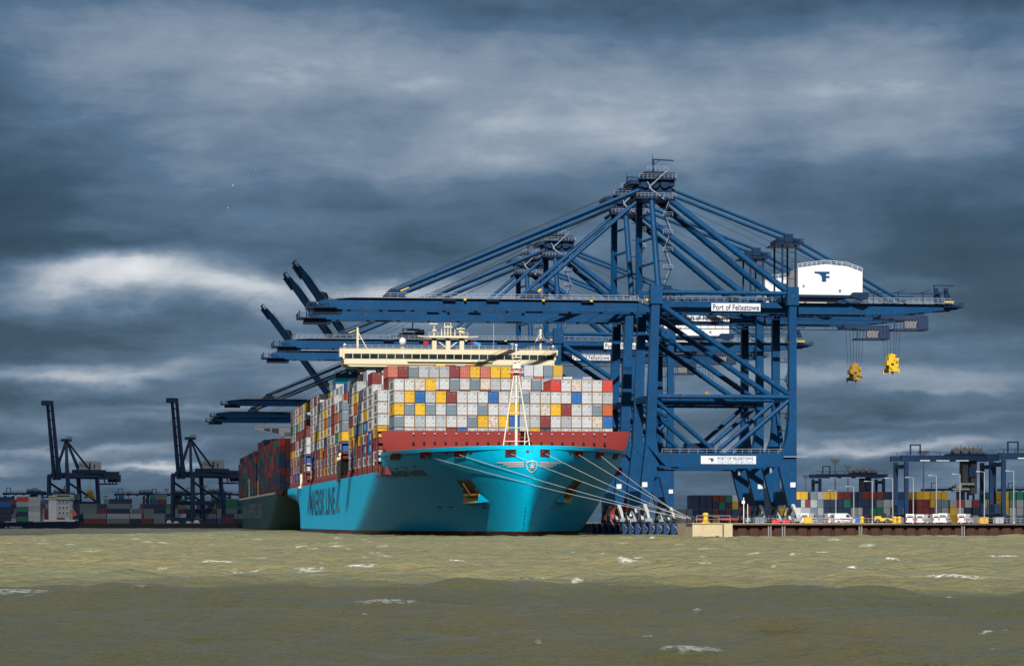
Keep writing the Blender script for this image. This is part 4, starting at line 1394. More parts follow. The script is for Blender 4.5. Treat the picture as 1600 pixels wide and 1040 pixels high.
def make_crane():
    root = empty('quay_crane', quay_w(0, 0, QZ), TH)
    tag(root, 'nearest blue ship-to-shore gantry crane with its boom lowered over the ship', 'crane', 'tall blue gantry cranes along the quay')
    Z = -QZ

    def B(m, name, mats, parent=root, **k):
        return m.build(name, mats, parent, **k)
    D = 18.0
    H = 62.3 + Z
    beam_lo, beam_hi = 17.2 + Z, 20.6 + Z
    # legs
    for yy in (0, D):
        m = MB()
        m.prism([(-3.9, 4.6), (-1.9, 4.6), (.4, 15.0), (2.6, beam_lo), (1.2, beam_lo + .01), (0.0, 22), (1.1, H), (-.9, H), (-2.6, 20), (-3.9, beam_lo - 5)], 'y', yy - .95, yy + .95)
        m.box(-1.4, 1.6, yy - 1.35, yy + 1.35, H - 4.4, H + .2)
        B(m, 'leg', M_CRANE)
        m = MB()
        m.prism([(33.9, 4.6), (36.0, 4.6), (36.0, H), (34.1, H), (34.1, 26), (33.6, 21.5), (32.0, beam_hi), (31.0, beam_lo), (31.4, 14.5)], 'y', yy - .95, yy + .95)
        m.box(33.6, 36.5, yy - 1.35, yy + 1.35, H - 4.4, H + .2)
        B(m, 'leg', M_CRANE)
    for yy in (0, D):
        m = MB(); m.box(-2.55, 34.05, yy - .9, yy + .9, beam_lo, beam_hi); m.box(-2, 36.3, yy - .55, yy + .55, beam_hi, beam_hi + .12)
        sb = B(m, 'portal_beam', M_CRANE)
        if yy == 0:
            m = MB(); m.rail([(1.5, -.9, beam_hi), (38, -.9, beam_hi)], 1.1, .06, 2.2); m.box(32.5, 38.5, -1.6, -.3, beam_hi - .9, beam_hi - .7)
            m.build('railing', M_RAIL, sb)
            m = MB(); m.box(11.4, 25.5, -1.02, -.92, beam_lo + .75, beam_hi - .65); sg = m.build('sign_board', M_WHITE, sb)
            zc = (beam_lo + beam_hi) / 2
            v, f = tf_logo(14.0, zc + .02, .75, -1.09)
            m = MB().add(v, f); m.build('logo', M_INK, sg, fix=False)
            vs, fs, W_, H_ = text2d('PORT OF FELIXSTOWE', 1.0, .01)
            m = MB().add([(15.6 + a * 9.2 / W_, -1.09, zc + .06 + b * .72 / H_) for a, b in vs], fs); m.build('lettering', M_INK, sg, fix=False)
            vs, fs, W_, H_ = text2d('THE PORT OF BRITAIN', 1.0, .01)
            m = MB().add([(15.6 + a * 9.2 / W_, -1.09, zc - .78 + b * .62 / H_) for a, b in vs], fs); m.build('lettering', M_CYANINK, sg, fix=False)
    # braces in the two side frames
    for yy in (0, D):
        m = MB()
        zc = 34.8 + Z
        m.tube((-.6, yy, zc), (34.2, yy, zc), .62, 10)
        m.tube((-.2, yy, zc - .8), (15.6, yy, beam_hi + .1), .58, 10); m.tube((34.2, yy, zc - .8), (18.6, yy, beam_hi + .1), .58, 10)
        m.tube((.8, yy, H - 4.2), (34.0, yy, zc + .8), .72, 10)
        m.tube((1.2, yy, 60.9 + Z), (33.9, yy, 60.9 + Z), .55, 10)
        for (a_, b_, rr, nn) in (((-.6, yy, zc), (34.2, yy, zc), .72, 4), ((.8, yy, H - 4.2), (34.0, yy, zc + .8), .82, 5), ((-.2, yy, zc - .8), (15.6, yy, beam_hi + .1), .68, 2), ((34.2, yy, zc - .8), (18.6, yy, beam_hi + .1), .68, 2), ((1.2, yy, 60.9 + Z), (33.9, yy, 60.9 + Z), .65, 4)):
            ring(m, a_, b_, rr, nn)
        B(m, 'side_brace', M_CRANE)
    # beams running along the quay
    for x_ in (-2.9, 35.0):
        m = MB(); m.box(x_ - .8, x_ + .8, .95, D - .95, 4.7, 8.2); B(m, 'cross_beam', M_CRANE)
    for x_, z_ in ((-.2, H - 2.5), (35, H - 2.5), (35.0, zc), (-1.2, zc - .5)):
        m = MB(); m.beam((x_, .9, z_), (x_, D - .9, z_), 1.3, 1.6); B(m, 'cross_beam', M_CRANE)
    m = MB(); m.tube((35, .8, zc - 1), (35, D / 2, beam_hi), .45, 8); m.tube((35, D - .8, zc - 1), (35, D / 2, beam_hi), .45, 8)
    B(m, 'cross_brace', M_CRANE)
    # bogies
    for x_ in (-2.9, 35.0):
        for yy in (-.5, D + .5):
            m = MB()
            m.beam((x_, yy, 4.7), (x_, yy - 4.2, 2.5), .8, .9); m.beam((x_, yy, 4.7), (x_, yy + 4.2, 2.5), .8, .9); m.box(x_ - .45, x_ + .45, yy - .7, yy + .7, 4.0, 4.7)
            for c_ in (-4.3, 4.3):
                m.beam((x_, yy + c_, 2.7), (x_, yy + c_ - 2.0, .9), .6, .5); m.beam((x_, yy + c_, 2.7), (x_, yy + c_ + 2.0, .9), .6, .5)
                for w_ in (-1.6, -.5, .6, 1.7):
                    m.tube((x_ - .35, yy + c_ + w_, .5), (x_ + .35, yy + c_ + w_, .5), .48, 10, mi=1)
            m.box(x_ - .9, x_ + .9, yy - 6.0, yy - 5.6, .5, 1.3, 2)
            m.box(x_ - .5, x_ + .5, yy - 6.4, yy - 5.8, .6, 1.5, 2)
            B(m, 'bogie', [mat('dirty_pale_grey_paint', (.5, .5, .5), .6, var=.4, vs=.8, rust=.2), M_DARK, M_RAIL])
            m = MB(); m.box(x_ - .65, x_ + .65, -1.08, -.96, 8.0 + 1.2, 9.2 + 1.2)
            if yy < 0: B(m, 'number_plate', M_WHITE)
    # main girder (backreach) : twin box girders between the frames
    zg0, zg1 = 56.2 + Z, 59.1 + Z
    m = MB()
    for yy in (5.9, 12.1):
        m.prism([(-3.4, zg0), (64, zg0), (76, zg0 + 1.3), (79.5, zg0 + 1.5), (80.5, zg1 - .5), (79, zg1 - .1), (-3.4, zg1)], 'y', yy - .65, yy + .65)
    for x_ in range(0, 80, 8): m.box(x_ - .3, x_ + .3, 6.6, 11.4, zg1 - 1.2, zg1 - .3)
    m.box(-1, 2, 0.9, 17, zg1 - .2, zg1 + 1.0)
    m.box(33.6, 36.4, 0.9, 17, zg1 - .2, zg1 + 1.0)
    g = B(m, 'girder', M_CRANE)
    m = MB()
    m.box(36, 78, 4.0, 5.1, zg1 + .1, zg1 + .22); m.rail([(-2, 4.6, zg1), (33, 4.6, zg1)], 1.1, .06, 2.0); m.rail([(54.5, 4.0, zg1 + .2), (77.5, 4.0, zg1 + .2)], 1.1, .07, 1.6)
    m.rail([(54.5, 14, zg1 + .2), (77.5, 14, zg1 + .2)], 1.1, .07, 1.6)
    m.build('railing', M_RAIL, g)
    m = MB()      # maintenance catwalk under the girder
    m.box(2, 62, 3.9, 4.9, zg0 - 1.6, zg0 - 1.45)
    for k in range(31): m.beam((2 + 2 * k, 4, zg0 - 1.5), (2 + 2 * k, 4, zg0), .1, .1)
    m.beam((2, 4, zg0 - .7), (62, 4, zg0 - .7), .12, .12)
    m.build('catwalk', M_CRANE2, g)
    m = MB()      # end gantry on the tail
    for x_ in (57.5, 64, 70.5, 75): m.beam((x_, 5, zg1), (x_, 5, zg1 + 3.0), .22, .22); m.beam((x_ - 1.8, 5, zg1 + 2.4), (x_ + 1.8, 5, zg1 + 3.5), .25, .2)
    m.beam((56, 5, zg1 + 2.6), (76, 5, zg1 + 2.6), .22, .22)
    for x_ in (74.6, 77.2): m.beam((x_, 6, zg1), (x_ - .4, 6, zg1 + 4.1), .9, .9); m.beam((x_ + 1.4, 7, zg1), (x_, 6, zg1 + 3.6), .35, .35)
    m.beam((73.4, 6, zg1 + 4.8), (79, 6, zg1 + 4.8), .25, .25); m.beam((73.8, 6, zg1), (73.8, 6, zg1 + 4.8), .25, .25)
    m.box(76, 81.2, 4.2, 13, zg1 - .9, zg1 - .7); m.rail([(76, 4.2, zg1 - .7), (81.2, 4.2, zg1 - .7), (81.2, 13, zg1 - .7)], 1.0, .06, 1.2)
    m.build('tail_frame', M_CRANE2, g)
    m = MB(); m.box(76.2, 78.5, 4.6, 5.6, zg1 + .1, zg1 + .7); m.build('yellow_buffer', M_YEL, g); m = MB(); m.box(-1.6, -.4, 4.4, 5.0, zg1, zg1 + .5); m.build('yellow_buffer', M_YEL, g)
    m = MB(); m.box(14.6, 27.2, 1.30, 1.42, zg0 + .25, zg0 + 2.2); [m.beam((x_, 1.42, zg0 + 1.2), (x_, 5.3, zg0 + 1.2), .15, .15) for x_ in (15.5, 21, 26.5)]; sg = m.build('sign_board', M_WHITE, g)
    vs, fs, W_, H_ = text2d('Port of Felixstowe', 1.0, .015)
    m = MB().add([(14.95 + a * 11.9 / W_, 1.22, zg0 + .45 + b * 1.5 / H_) for a, b in vs], fs); m.build('lettering', M_INK, sg, fix=False)
    # machinery house
    m = MB()
    z0 = 60.9 + Z
    m.prism([(37.4, z0), (54.2, z0), (54.2, z0 + 6.0), (50.2, z0 + 7.4), (44.6, z0 + 7.9), (37.4, z0 + 6.9)], 'y', 3.4, 14.6)
    hs = B(m, 'machinery_house', M_WHITE)
    m = MB(); v, f = tf_logo(43.6, z0 + 4.7, 2.0, 3.30); m.add(v, f); m.build('logo', M_CRANE, hs, fix=False)
    m = MB(); m.box(48.0, 48.6, 3.28, 3.34, z0 + .8, z0 + 1.5); m.box(38.6, 39.1, 3.28, 3.34, z0 + 2, z0 + 2.5); m.build('vent', M_STEEL, hs)
    m = MB(); m.rail([(37.4, 3.5, z0 + 6.9), (44.6, 3.5, z0 + 7.9), (50.2, 3.5, z0 + 7.4), (54.2, 3.5, z0 + 6.0)], .95, .07, 1.2); m.build('roof_railing', M_WHITE, hs)
    m = MB(); m.box(36.6, 50.5, 2.2, 15.4, zg1 + 1.1, z0 - .02); m.prism([(50.5, zg1 + 1.5), (51.5, z0 + .7), (55.5, z0 + .7), (55.5, zg1 + 1.2), (54, zg1 + .4)], 'y', 2.2, 4.0); m.build('house_platform', M_CRANE2, hs)
    # pylon
    za = 87.2 + Z
    m = MB()
    m.tube((.7, 0, H), (-.3, 4.5, za), .78, 10, .68)
    m.beam((-.9, D, H), (-1.6, 13.6, za), 1.5, 1.5)
    for k in (1, 2, 3):
        t = k / 4
        m.beam((.7 - t, 4.5 * t, H + (za - H) * t), (-.9 - .7 * t, D - 4.4 * t, H + (za - H) * t), .5, .5)
    py = B(m, 'pylon', M_CRANE)
    m = MB(); stairs(m, 3.3, 0.8, H, za - 3, 2.4, 4.4, 0, 1)
    for k in range(6):
        m.beam((.7, .4, H + k * 4.4 + 2), (3.3, .8, H + k * 4.4 + 2), .2, .2)
    m.build('stairway', [M_CRANE2, M_RAIL], py)
    # apex head
    m = MB()
    m.box(-4.2, 5.8, 3, 15, za - 2.6, za - 2.2); m.box(-3.6, 5.9, 2.4, 15, za + 2.2, za + 2.5)
    m.box(-3.0, 5.0, 4, 14, za - 2.2, za + .4); m.box(-3.4, 1.2, 3.6, 14, za + .4, za + 1.4)
    m.box(2.4, 5.6, 3.4, 14, za + .6, za + 4.0); m.box(-5.6, -1.8, 4, 14, za + 1.2, za + 2.2)
    for x_ in (-2, .5, 3): m.tube((x_, 3.2, za + 1.2), (x_, 4.4, za + 1.2), 1.1, 12)
    m.box(-1.6, 3.8, 5, 13, za + 4.0, za + 4.5)
    hd = m.build('apex_head', M_CRANE2, py)
    m = MB()
    for z_, xa, xb in ((za + 2.5, -3.6, 5.9), (za - 2.2, -4.2, 5.8), (za + 4.5, -1.6, 3.8)):
        m.rail([(xa, 2.6, z_), (xb, 2.6, z_)], 1.0, .05, 1.0)
    m.beam((-1.6, 2.4, za + 1.6), (-.2, 2.4, za - .8), .16, .16); m.beam((-1.2, 2.3, za + .2), (3.4, 2.3, za + 4.4), .18, .18); m.beam((-1.2, 2.3, za + .2), (3.0, 2.3, za - 3.0), .18, .18)
    m.build('railing', M_RAIL, hd)
    m = MB(); m.beam((.4, 5, za + 4), (.4, 5, za + 7.6), .5, .5); m.beam((.2, 5, za + 7.5), (5.6, 5, za + 7.3), .3, .3); m.beam((.4, 5, za + 6.2), (2.2, 5, za + 7.4), .16, .16); m.tube((.2, 5, za + 7.5), (.2, 5, za + 8.8), .06, 5); m.build('davit', M_CRANE2, hd)
    # back struts and backstays
    m = MB()
    m.tube((2.4, 4.6, za - 1.0), (33.6, .6, H - .6), .85, 10); m.tube((2.0, 13.4, za - 1.0), (33.6, D - .6, H - .6), .85, 10)
    ring(m, (2.4, 4.6, za - 1.0), (33.6, .6, H - .6), .97, 4); ring(m, (2.0, 13.4, za - 1.0), (33.6, D - .6, H - .6), .97, 4)
    B(m, 'back_strut', M_CRANE)
    m = MB()
    for yy in (5.0, 12.6):
        m.tube((3.4, yy, za + .6), (35.2, yy, 76.0 + Z), .42, 8); m.tube((35.2, yy, 76.0 + Z), (66, yy, zg1 + .1), .42, 8)
    B(m, 'backstay', M_CRANE)
    m = MB()
    for (x_, yy) in ((33.6, 4.4), (37.0, 4.4), (33.6, 13.2), (37.0, 13.2)): m.beam((x_, yy, zg1), (x_, yy, 75.3 + Z), .42, .42)
    m.box(31.6, 38.8, 3.4, 14.0, 73.6 + Z, 73.9 + Z); m.box(34.2, 36.4, 4.4, 5.6, 74.0 + Z, 76.4 + Z); m.box(34.2, 36.4, 12.0, 13.2, 74.0 + Z, 76.4 + Z); m.box(32.6, 33.4, 4, 13.6, 74 + Z, 75.2 + Z); m.box(37.4, 38.2, 4, 13.6, 74 + Z, 75.2 + Z)
    m.rail([(31.6, 3.4, 73.9 + Z), (38.8, 3.4, 73.9 + Z), (38.8, 13.2, 73.9 + Z)], 1.1, .07, 1.0)
    for k in range(6): m.beam((33.6, 4.2, zg1 + 1.5 + k * 2.2), (37.0, 4.2, zg1 + 1.5 + k * 2.2), .16, .16)
    m.box(38.0, 40.4, 3.6, 5.4, 65.0 + Z, 65.2 + Z); m.rail([(38, 3.6, 65.2 + Z), (40.4, 3.6, 65.2 + Z)], 1.1, .07, 1.0)
    B(m, 'stay_mast', M_CRANE2)
    # boom, hinged: its own origin at the hinge
    bo = (-3.5, 9.0, 57.6 + Z)
    m = MB()
    def bx(x_): return x_ - bo[0]
    zl0, zl1 = zg0 - bo[2], zg1 - bo[2]
    for yy in (-3.1, 3.1):
        m.prism([(0, zl0), (-78, zl0), (-80.6, zl0 + 1.7), (-79, zl1 - .5), (-72, zl1), (0, zl1)], 'y', yy - .65, yy + .65)
    for k in range(10): m.box(-8 * k - 1.3, -8 * k - .7, -2.5, 2.5, zl1 - 1.2, zl1 - .3)
    boom = m.build('boom', M_CRANE, root, loc=bo)
    m = MB()
    m.rail([(-76, -4.4, zl1 + .1), (0, -4.4, zl1 + .1)], 1.1, .06, 1.9); m.box(-76, 0, -4.6, -3.8, zl1 - .02, zl1 + .1)
    m.rail([(-76, 4.4, zl1 + .1), (0, 4.4, zl1 + .1)], 1.1, .06, 1.9)
    m.rail([(-2, -4.2, zl1 + .2), (4, -4.6, zl1 - 1.8)], 1.0, .09, 3)
    m.build('railing', M_RAIL, boom)
    m = MB()
    m.box(-83.2, -76, -4.4, 4.4, zl0 + .3, zl0 + .6); m.box(-81.5, -74.5, -3, 3, zl0 - .9, zl0 - .02)
    m.rail([(-83.2, -4.4, zl0 + .6), (-78, -4.4, zl0 + .6)], 1.1, .07, 1); m.rail([(-83.2, 4.4, zl0 + .6), (-83.2, -4.4, zl0 + .6)], 1.1, .07, 1)
    for x_ in (-82.8, -81, -80): m.beam((x_, -3, zl0 + .5), (x_, -3, zl0 + 2.4), .3, .3)
    m.build('boom_tip_platform', M_CRANE2, boom)
    for x_ in (-61.5, -26.6):      # stay lugs on the boom top
        for yy in (-3.1, 3.1):
            m = MB(); m.prism([(x_ - 3.2, zl1), (x_ + 3.2, zl1), (x_ + 1.2, zl1 + 2.1), (x_ - .8, zl1 + 2.4), (x_ - 2.0, zl1 + 1.4)], 'y', yy - .5, yy + .5); m.build('stay_lug', M_CRANE2, boom)
    for x_ in (-37, -13, -48): m = MB(); m.box(x_ - 1.6, x_ + 1.6, -4.7, -3.7, zl1 - .6, zl1 - .35); m.build('service_platform', M_CRANE2, boom)
    m = MB()
    for x_ in (-44.0, -24.2, -12): m.box(x_ - .3, x_ + .3, -4.9, -4.4, zl1 - .5, zl1 + .0)
    m.beam((-60.3, -3.1, zl1 + 1.8), (-58.0, -3.1, zl1 + 2.9), .5, .5); m.beam((-26, -3.1, zl1 + 1.6), (-24.6, -3.1, zl1 + 2.7), .5, .5)
    m.build('yellow_fitting', M_YEL, boom)
    # forestays (lowered)
    m = MB()
    for yy in (4.9, 12.9):
        ya = 5.9 if yy < 9 else 12.1
        m.tube((-.8, yy, za + .8), (-65.0, ya, 61.0 + Z), .50, 8); m.tube((-.8, yy + .3, za - .6), (-30.2, ya, 60.8 + Z), .42, 8)
    for yy in (4.9, 12.9): ring(m, (-.8, yy, za + .8), (-65.0, 5.9 if yy < 9 else 12.1, 61.0 + Z), .62, 5)
    fs_ = B(m, 'forestay', M_CRANE)
    m = MB()
    for yy in (4.6, 13.2):
        m.tube((-1, yy, za + 2.4), (-66.5, 5.9 if yy < 9 else 12.1, 61.2 + Z), .07, 4); m.tube((1, yy, za + 1.4), (-55, 5.9, 60.6 + Z), .05, 4)
        m.tube((3, yy, za - 1.5), (31, yy, H + 1), .05, 4); m.tube((3, yy, za - .6), (44, yy, z0 + 7.5), .05, 4)
    B(m, 'hoist_rope', M_DARK)
    # leg stairs and service gear
    m = MB()
    stairs(m, 38.6 - .2, D - .5, beam_hi, H - 4, 2.4, 4.8, 0)
    for k in range(9): m.beam((36, D - .5, beam_hi + 2 + k * 4.4), (38.4, D - .5, beam_hi + 2 + k * 4.4), .18, .18)
    stairs(m, 37.3, D - 1.0, 1.5, beam_lo, 1.8, 4.0, 0)
    B(m, 'leg_stairway', M_CRANE2)
    m = MB()
    m.rail([(35.5, D - 2, beam_hi), (39.6, D - 2, beam_hi)], 1.2, .07, 1); m.box(34, 39.8, D - 2, D + 1, beam_hi - .2, beam_hi)
    for k in range(4): m.beam((34.6 + k * .6, 1.2, 10 + k * 1.6), (33.0 + k * .3, 3.6, 12 + k * 1.7), .28, .28)
    m.tube((29.5, -.2, 12.8), (29.5, -.2, 14.4), .35, 6)
    B(m, 'cable_guide', M_RAIL)
    m = MB()      # control room on the portal
    m.box(8.5, 15.5, 2.0, 7.0, beam_hi + .1, beam_hi + 2.6)
    B(m, 'electrical_cabin', M_CRANE2)
    # trolley with cab
    tr = MB()
    tr.box(59.5, 71.8, 5.0, 13.0, zg0 - 1.0, zg0 - .1); tr.box(62.5, 71.6, 3.6, 8.6, zg0 - 4.0, zg0 - 3.6); tr.box(62.5, 71.6, 3.6, 8.6, zg0 - 1.4, zg0 - 1.0)
    for x_ in (62.7, 65.2, 68.6, 71.4): tr.beam((x_, 3.8, zg0 - 3.8), (x_, 3.8, zg0 - 1.2), .28, .28)
    tr.prism([(68.8, zg0 - 3.9), (71.2, zg0 - 3.6), (71.6, zg0 - 1.3), (68.8, zg0 - 1.3)], 'y', 3.4, 6.0)
    trl = tr.build('trolley', M_OLDCRANE, root)
    m = MB(); m.box(65.4, 68.5, 4.0, 5.0, zg0 - 3.5, zg0 - 1.5)
    for k in range(4): m.beam((65.6 + k * .8, 3.7, zg0 - 3.4), (66.1 + k * .8, 3.7, zg0 - 1.5), .2, .2)
    m.build('winch', M_STEEL, trl)
    m = MB()
    for dx in (-1.9, -1.0, -.2, .7, 1.3, 2.1):
        m.tube((63 + dx * 1.25, 8.2, zg0 - .6), (63 + dx * .9, 8.2, 45.6 + Z), .05, 4)
    m.build('hoist_cable', M_DARK, trl)
    return root


def make_spreader():
    root = empty('container_spreader')
    m = MB()
    m.box(-.9, .9, -1.6, 1.6, -1.0, .6); m.box(-1.5, -.95, -1.6, 1.6, -.5, .7); m.box(.6, 1.5, -1.7, 1.5, -.9, 1.0)
    m.prism([(-1.0, .6), (1.0, .6), (.6, 1.6), (.9, 2.2), (-.3, 2.6), (-.9, 1.6)], 'y', -1.5, 1.5)
    m.tube((-.3, -1, 1.5), (-.3, 1, 1.5), .5, 10)
    for x_ in (.7, 1.3): m.tube((x_, -1.8, 1.1), (x_, -1.0, 1.1), .34, 10)
    m.build('headblock', M_YEL, root)
    m = MB()
    m.box(-.8, .8, -2.9, 2.9, -1.8, -1.0)
    for yy in (-3.1, 2.8):
        m.box(-1.3, 1.3, yy, yy + .35, -2.1, -1.4)
        for x_ in (-1.35, 1.1): m.box(x_, x_ + .25, yy - .1, yy + .45, -2.6, -1.3)
    m.tube((0, -2.4, -1.8), (0, -2.4, -2.6), .2, 6)
    m.build('telescopic_frame', M_YEL, root)
    m = MB(); m.box(.8, 1.3, -1.78, -1.71, .1, .5); m.box(-.4, .3, -1.68, -1.6, -.5, .1); m.box(-1.0, -.5, -3.16, -3.1, -1.8, -1.5); m.build('electrical_box', M_DARK, root)
    return root


crane = make_crane()
for c_ in kids(crane):
    if c_.name.startswith('leg_stair'): pass
CR = [  # distance Y of the near frame, raised angle, label, trolley shift
    (741, 0, 'second blue gantry crane from the camera, just left behind the nearest one'),
    (861, 0, 'third blue gantry crane, its boom over the stacks behind the ship\'s bridge'),
    (921, 0, 'fourth blue gantry crane, its apex lowest of the four near ones'),
    (1282, 0, 'far gantry crane with lowered boom, top of the three stacked booms at left'),
    (1325, 55.5, 'far gantry crane with the tallest raised boom of the three'),
    (1378, 54.5, 'far gantry crane with raised boom, middle one of the three raised booms'),
    (1428, 0, 'far gantry crane with lowered boom, middle of three stacked booms at left'),
    (1500, 0, 'far gantry crane with lowered boom, lowest of three stacked booms at left'),
    (1570, 53.5, 'farthest gantry crane with raised boom, leftmost and lowest of the raised booms'),
]
CRANES = [crane]
for Yc, ang, lab in CR:
    c = copy_tree(crane)
    c.location = (CR0.x - .1405 * (Yc - 705), Yc, QZ)
    c['label'] = lab
    for k in kids(c):
        n = k.name.split('.')[0]
        if ang and n == 'boom': k.rotation_euler = (0, R(ang), 0)
        if ang and n == 'forestay': 
            for kk in [k]: bpy.data.objects.remove(kk)
            continue
        if Yc in (861, 921) and n == 'trolley': k.location.x -= 15
        if Yc > 1200 and n == 'trolley': k.location.x -= 40
    CRANES.append(c)
sp0 = make_spreader()
sp0.location = quay_w(63, 8.2, 43.9); sp0.rotation_euler = (0, 0, TH)
tag(sp0, 'bright yellow spreader hanging highest from the nearest crane', 'crane spreader', 'container spreaders hanging from the cranes')
labs = ['dull yellow spreader hanging lower left under the second crane', 'tiny orange spreader hanging between the legs under the third crane', 'small spreader hanging between the legs under the fourth crane']
for (ci, lb, dx, dz) in ((1, labs[0], 0, -.3), (2, labs[1], -15, 0)):
    s_ = copy_tree(sp0)
    c = CRANES[ci]
    s_.location = c.location + UX * (63 + dx) + UY * 8.2 + Vector((0, 0, 43.9 - QZ + dz))
    s_['label'] = lb
    if ci == 2: s_.scale = (.6, .6, .6); s_.location.z -= 1.5
    if ci >= 1:
        for k in kids(s_):
            if not k.name.startswith('electrical'):
                k.data = k.data.copy(); k.data.materials.clear(); k.data.materials.append(M_YELD)

# ------------------------------------------------------------------ older cranes across the basin
def make_old_crane():
    root = empty('harbour_crane')
    # local x: from the quay edge inland, y along the quay
    m = MB()
    zt = 26.3
    G = 27.0; D = 13.0
    for x_ in (0, G):
        for yy in (0, D):
            l = MB(); l.beam((x_ + (1.5 if x_ else 0), yy, 1.2), (x_ - (1.0 if x_ else 0), yy, zt), 1.7, 1.7); l.build('leg', M_OLDCRANE, root)
    for yy in (0, D):
        b = MB(); b.tube((.8, yy, zt - 4), (G - 1, yy, 12), .6, 6); b.box(-.5, G + .5, yy - .8, yy + .8, 10, 12.2); b.box(-.5, G + .5, yy - .7, yy + .7, zt - 1, zt + .8); b.build('side_frame', M_OLDCRANE, root)
    for x_ in (0, G):
        b = MB(); b.box(x_ - .8, x_ + .8, 0, D, 1.4, 3.2); b.build('cross_beam', M_OLDCRANE, root)
        b = MB(); b.box(x_ - .7, x_ + .7, 0, D, zt - 1.5, zt + .3); b.build('cross_beam', M_OLDCRANE, root)
    b = MB()
    for yy in (3.5, 9.5): b.box(-2, 50, yy - .7, yy + .7, zt - 1.5, zt + 1.6)
    b.box(38, 49, 3, 10, zt - 4.5, zt - 3.8)
    for x_ in (38, 42, 45, 48.6): b.beam((x_, 3.4, zt - 4), (x_ - 1, 3.4, zt - 1), .5, .5)
    b.box(38, 50, 2.5, 10.5, zt + 1.6, zt + 2.8)
    b.box(49, 52, 3, 10, zt - 3, zt + 1.2)
    b.build('girder', M_OLDCRANE, root)
    b = MB(); b.box(19, 36, 1.2, 12, zt + 1.5, zt + 3.6); b.build('house_platform', M_OLDCRANE, root)
    b = MB(); b.box(22, 34, 3.0, 9.5, zt + 3.7, zt + 8.2); h_ = b.build('machinery_house', mat('dirty_white_paint', (.5, .5, .5), .6), root)
    b = MB(); b.box(22.8, 24.2, 2.9, 9.6, zt + 4.3, zt + 7.2); b.box(27, 28, 2.85, 9.7, zt + 4.3, zt + 6.6); b.build('louvre', M_DARK, h_)
    b = MB()
    za = zt + 19.5
    for yy in (2.5, 10.5): b.beam((2, yy, zt + .5), (7, 6.5, za), 1.1, 1.1); b.beam((7, 6.5, za), (26, yy, zt + 1), .8, .8); b.beam((7, 6.5, za), (14, yy, zt), .7, .7)
    b.box(4.6, 9.4, 4.5, 8.5, za - .6, za + .8); b.rail([(4.6, 4.5, za + .8), (9.4, 4.5, za + .8)], 1.2, .12, 1)
    b.build('pylon', M_OLDCRANE, root)
    b = MB()
    hx, hz = -1.5, zt + .6
    L = 40.0; a = R(81)
    dx, dz = -math.cos(a), math.sin(a)
    for yy in (5.0, 8.0):
        b.beam((hx, yy, hz - 3), (hx + dx * L, yy, hz + dz * L), 1.9, 1.3, w2=1.2)
    b.beam((hx + 4.0, 6.5, hz - 1), (hx + dx * L * .5 + 1.6, 6.5, hz + dz * L * .5), .7, .7)
    for k in range(9): b.beam((hx + dx * L * k / 8, 5.0, hz + dz * L * k / 8), (hx + dx * L * k / 8, 8.0, hz + dz * L * k / 8), .6, .6)
    b.box(hx + dx * L - 4.6, hx + dx * L + .8, 4.4, 8.6, hz + dz * L - 2.0, hz + dz * L + .6)
    b.build('boom', M_OLDCRANE, root)
    for x_ in (0, G + 1.5):
        for yy in (0, D):
            b = MB()
            for q in (-2.4, 2.4): b.prism([(yy + q - .6, 1.8), (yy + q + .6, 1.8), (yy + q + 1.8, .2), (yy + q - 1.8, .2)], 'x', x_ - .6, x_ + .6)
            b.build('bogie', M_WHITE, root)
    return root


oc = make_old_crane()
oc.location = at(301, 815, 1512); oc.location.z = 2.6
oc.rotation_euler = (0, 0, R(61))
tag(oc, 'dark navy crane with upright boom, standing just left of the moored ships', 'crane', 'old cranes across the basin with upright booms')
oc2 = copy_tree(oc)
oc2.location = at(106, 815, 1545); oc2.location.z = 2.6
oc2['label'] = 'leftmost dark navy crane with upright boom, behind the small ship'
s_ = copy_tree(sp0); s_.location = at(140, 772, 1560); s_.rotation_euler = (0, 0, R(60)); s_.scale = (.9, .9, .9)
for k in kids(s_):
    k.data = k.data.copy(); k.data.materials.clear(); k.data.materials.append(M_YELD)
s_['label'] = 'small orange spreader hanging beside the leftmost dark crane'
cb = MB()
for dx in (-.5, .5): cb.tube((dx, 0, 1.5), (dx, 0, 20), .05, 4)
cb.build('hoist_cable', M_DARK, s_)

# ------------------------------------------------------------------ rubber-tyred gantries
M_RTG = mat('yard_gantry_navy_paint', (0.006, 0.030, 0.085), 0.55, var=0.25, rust=.1, spec=.25)


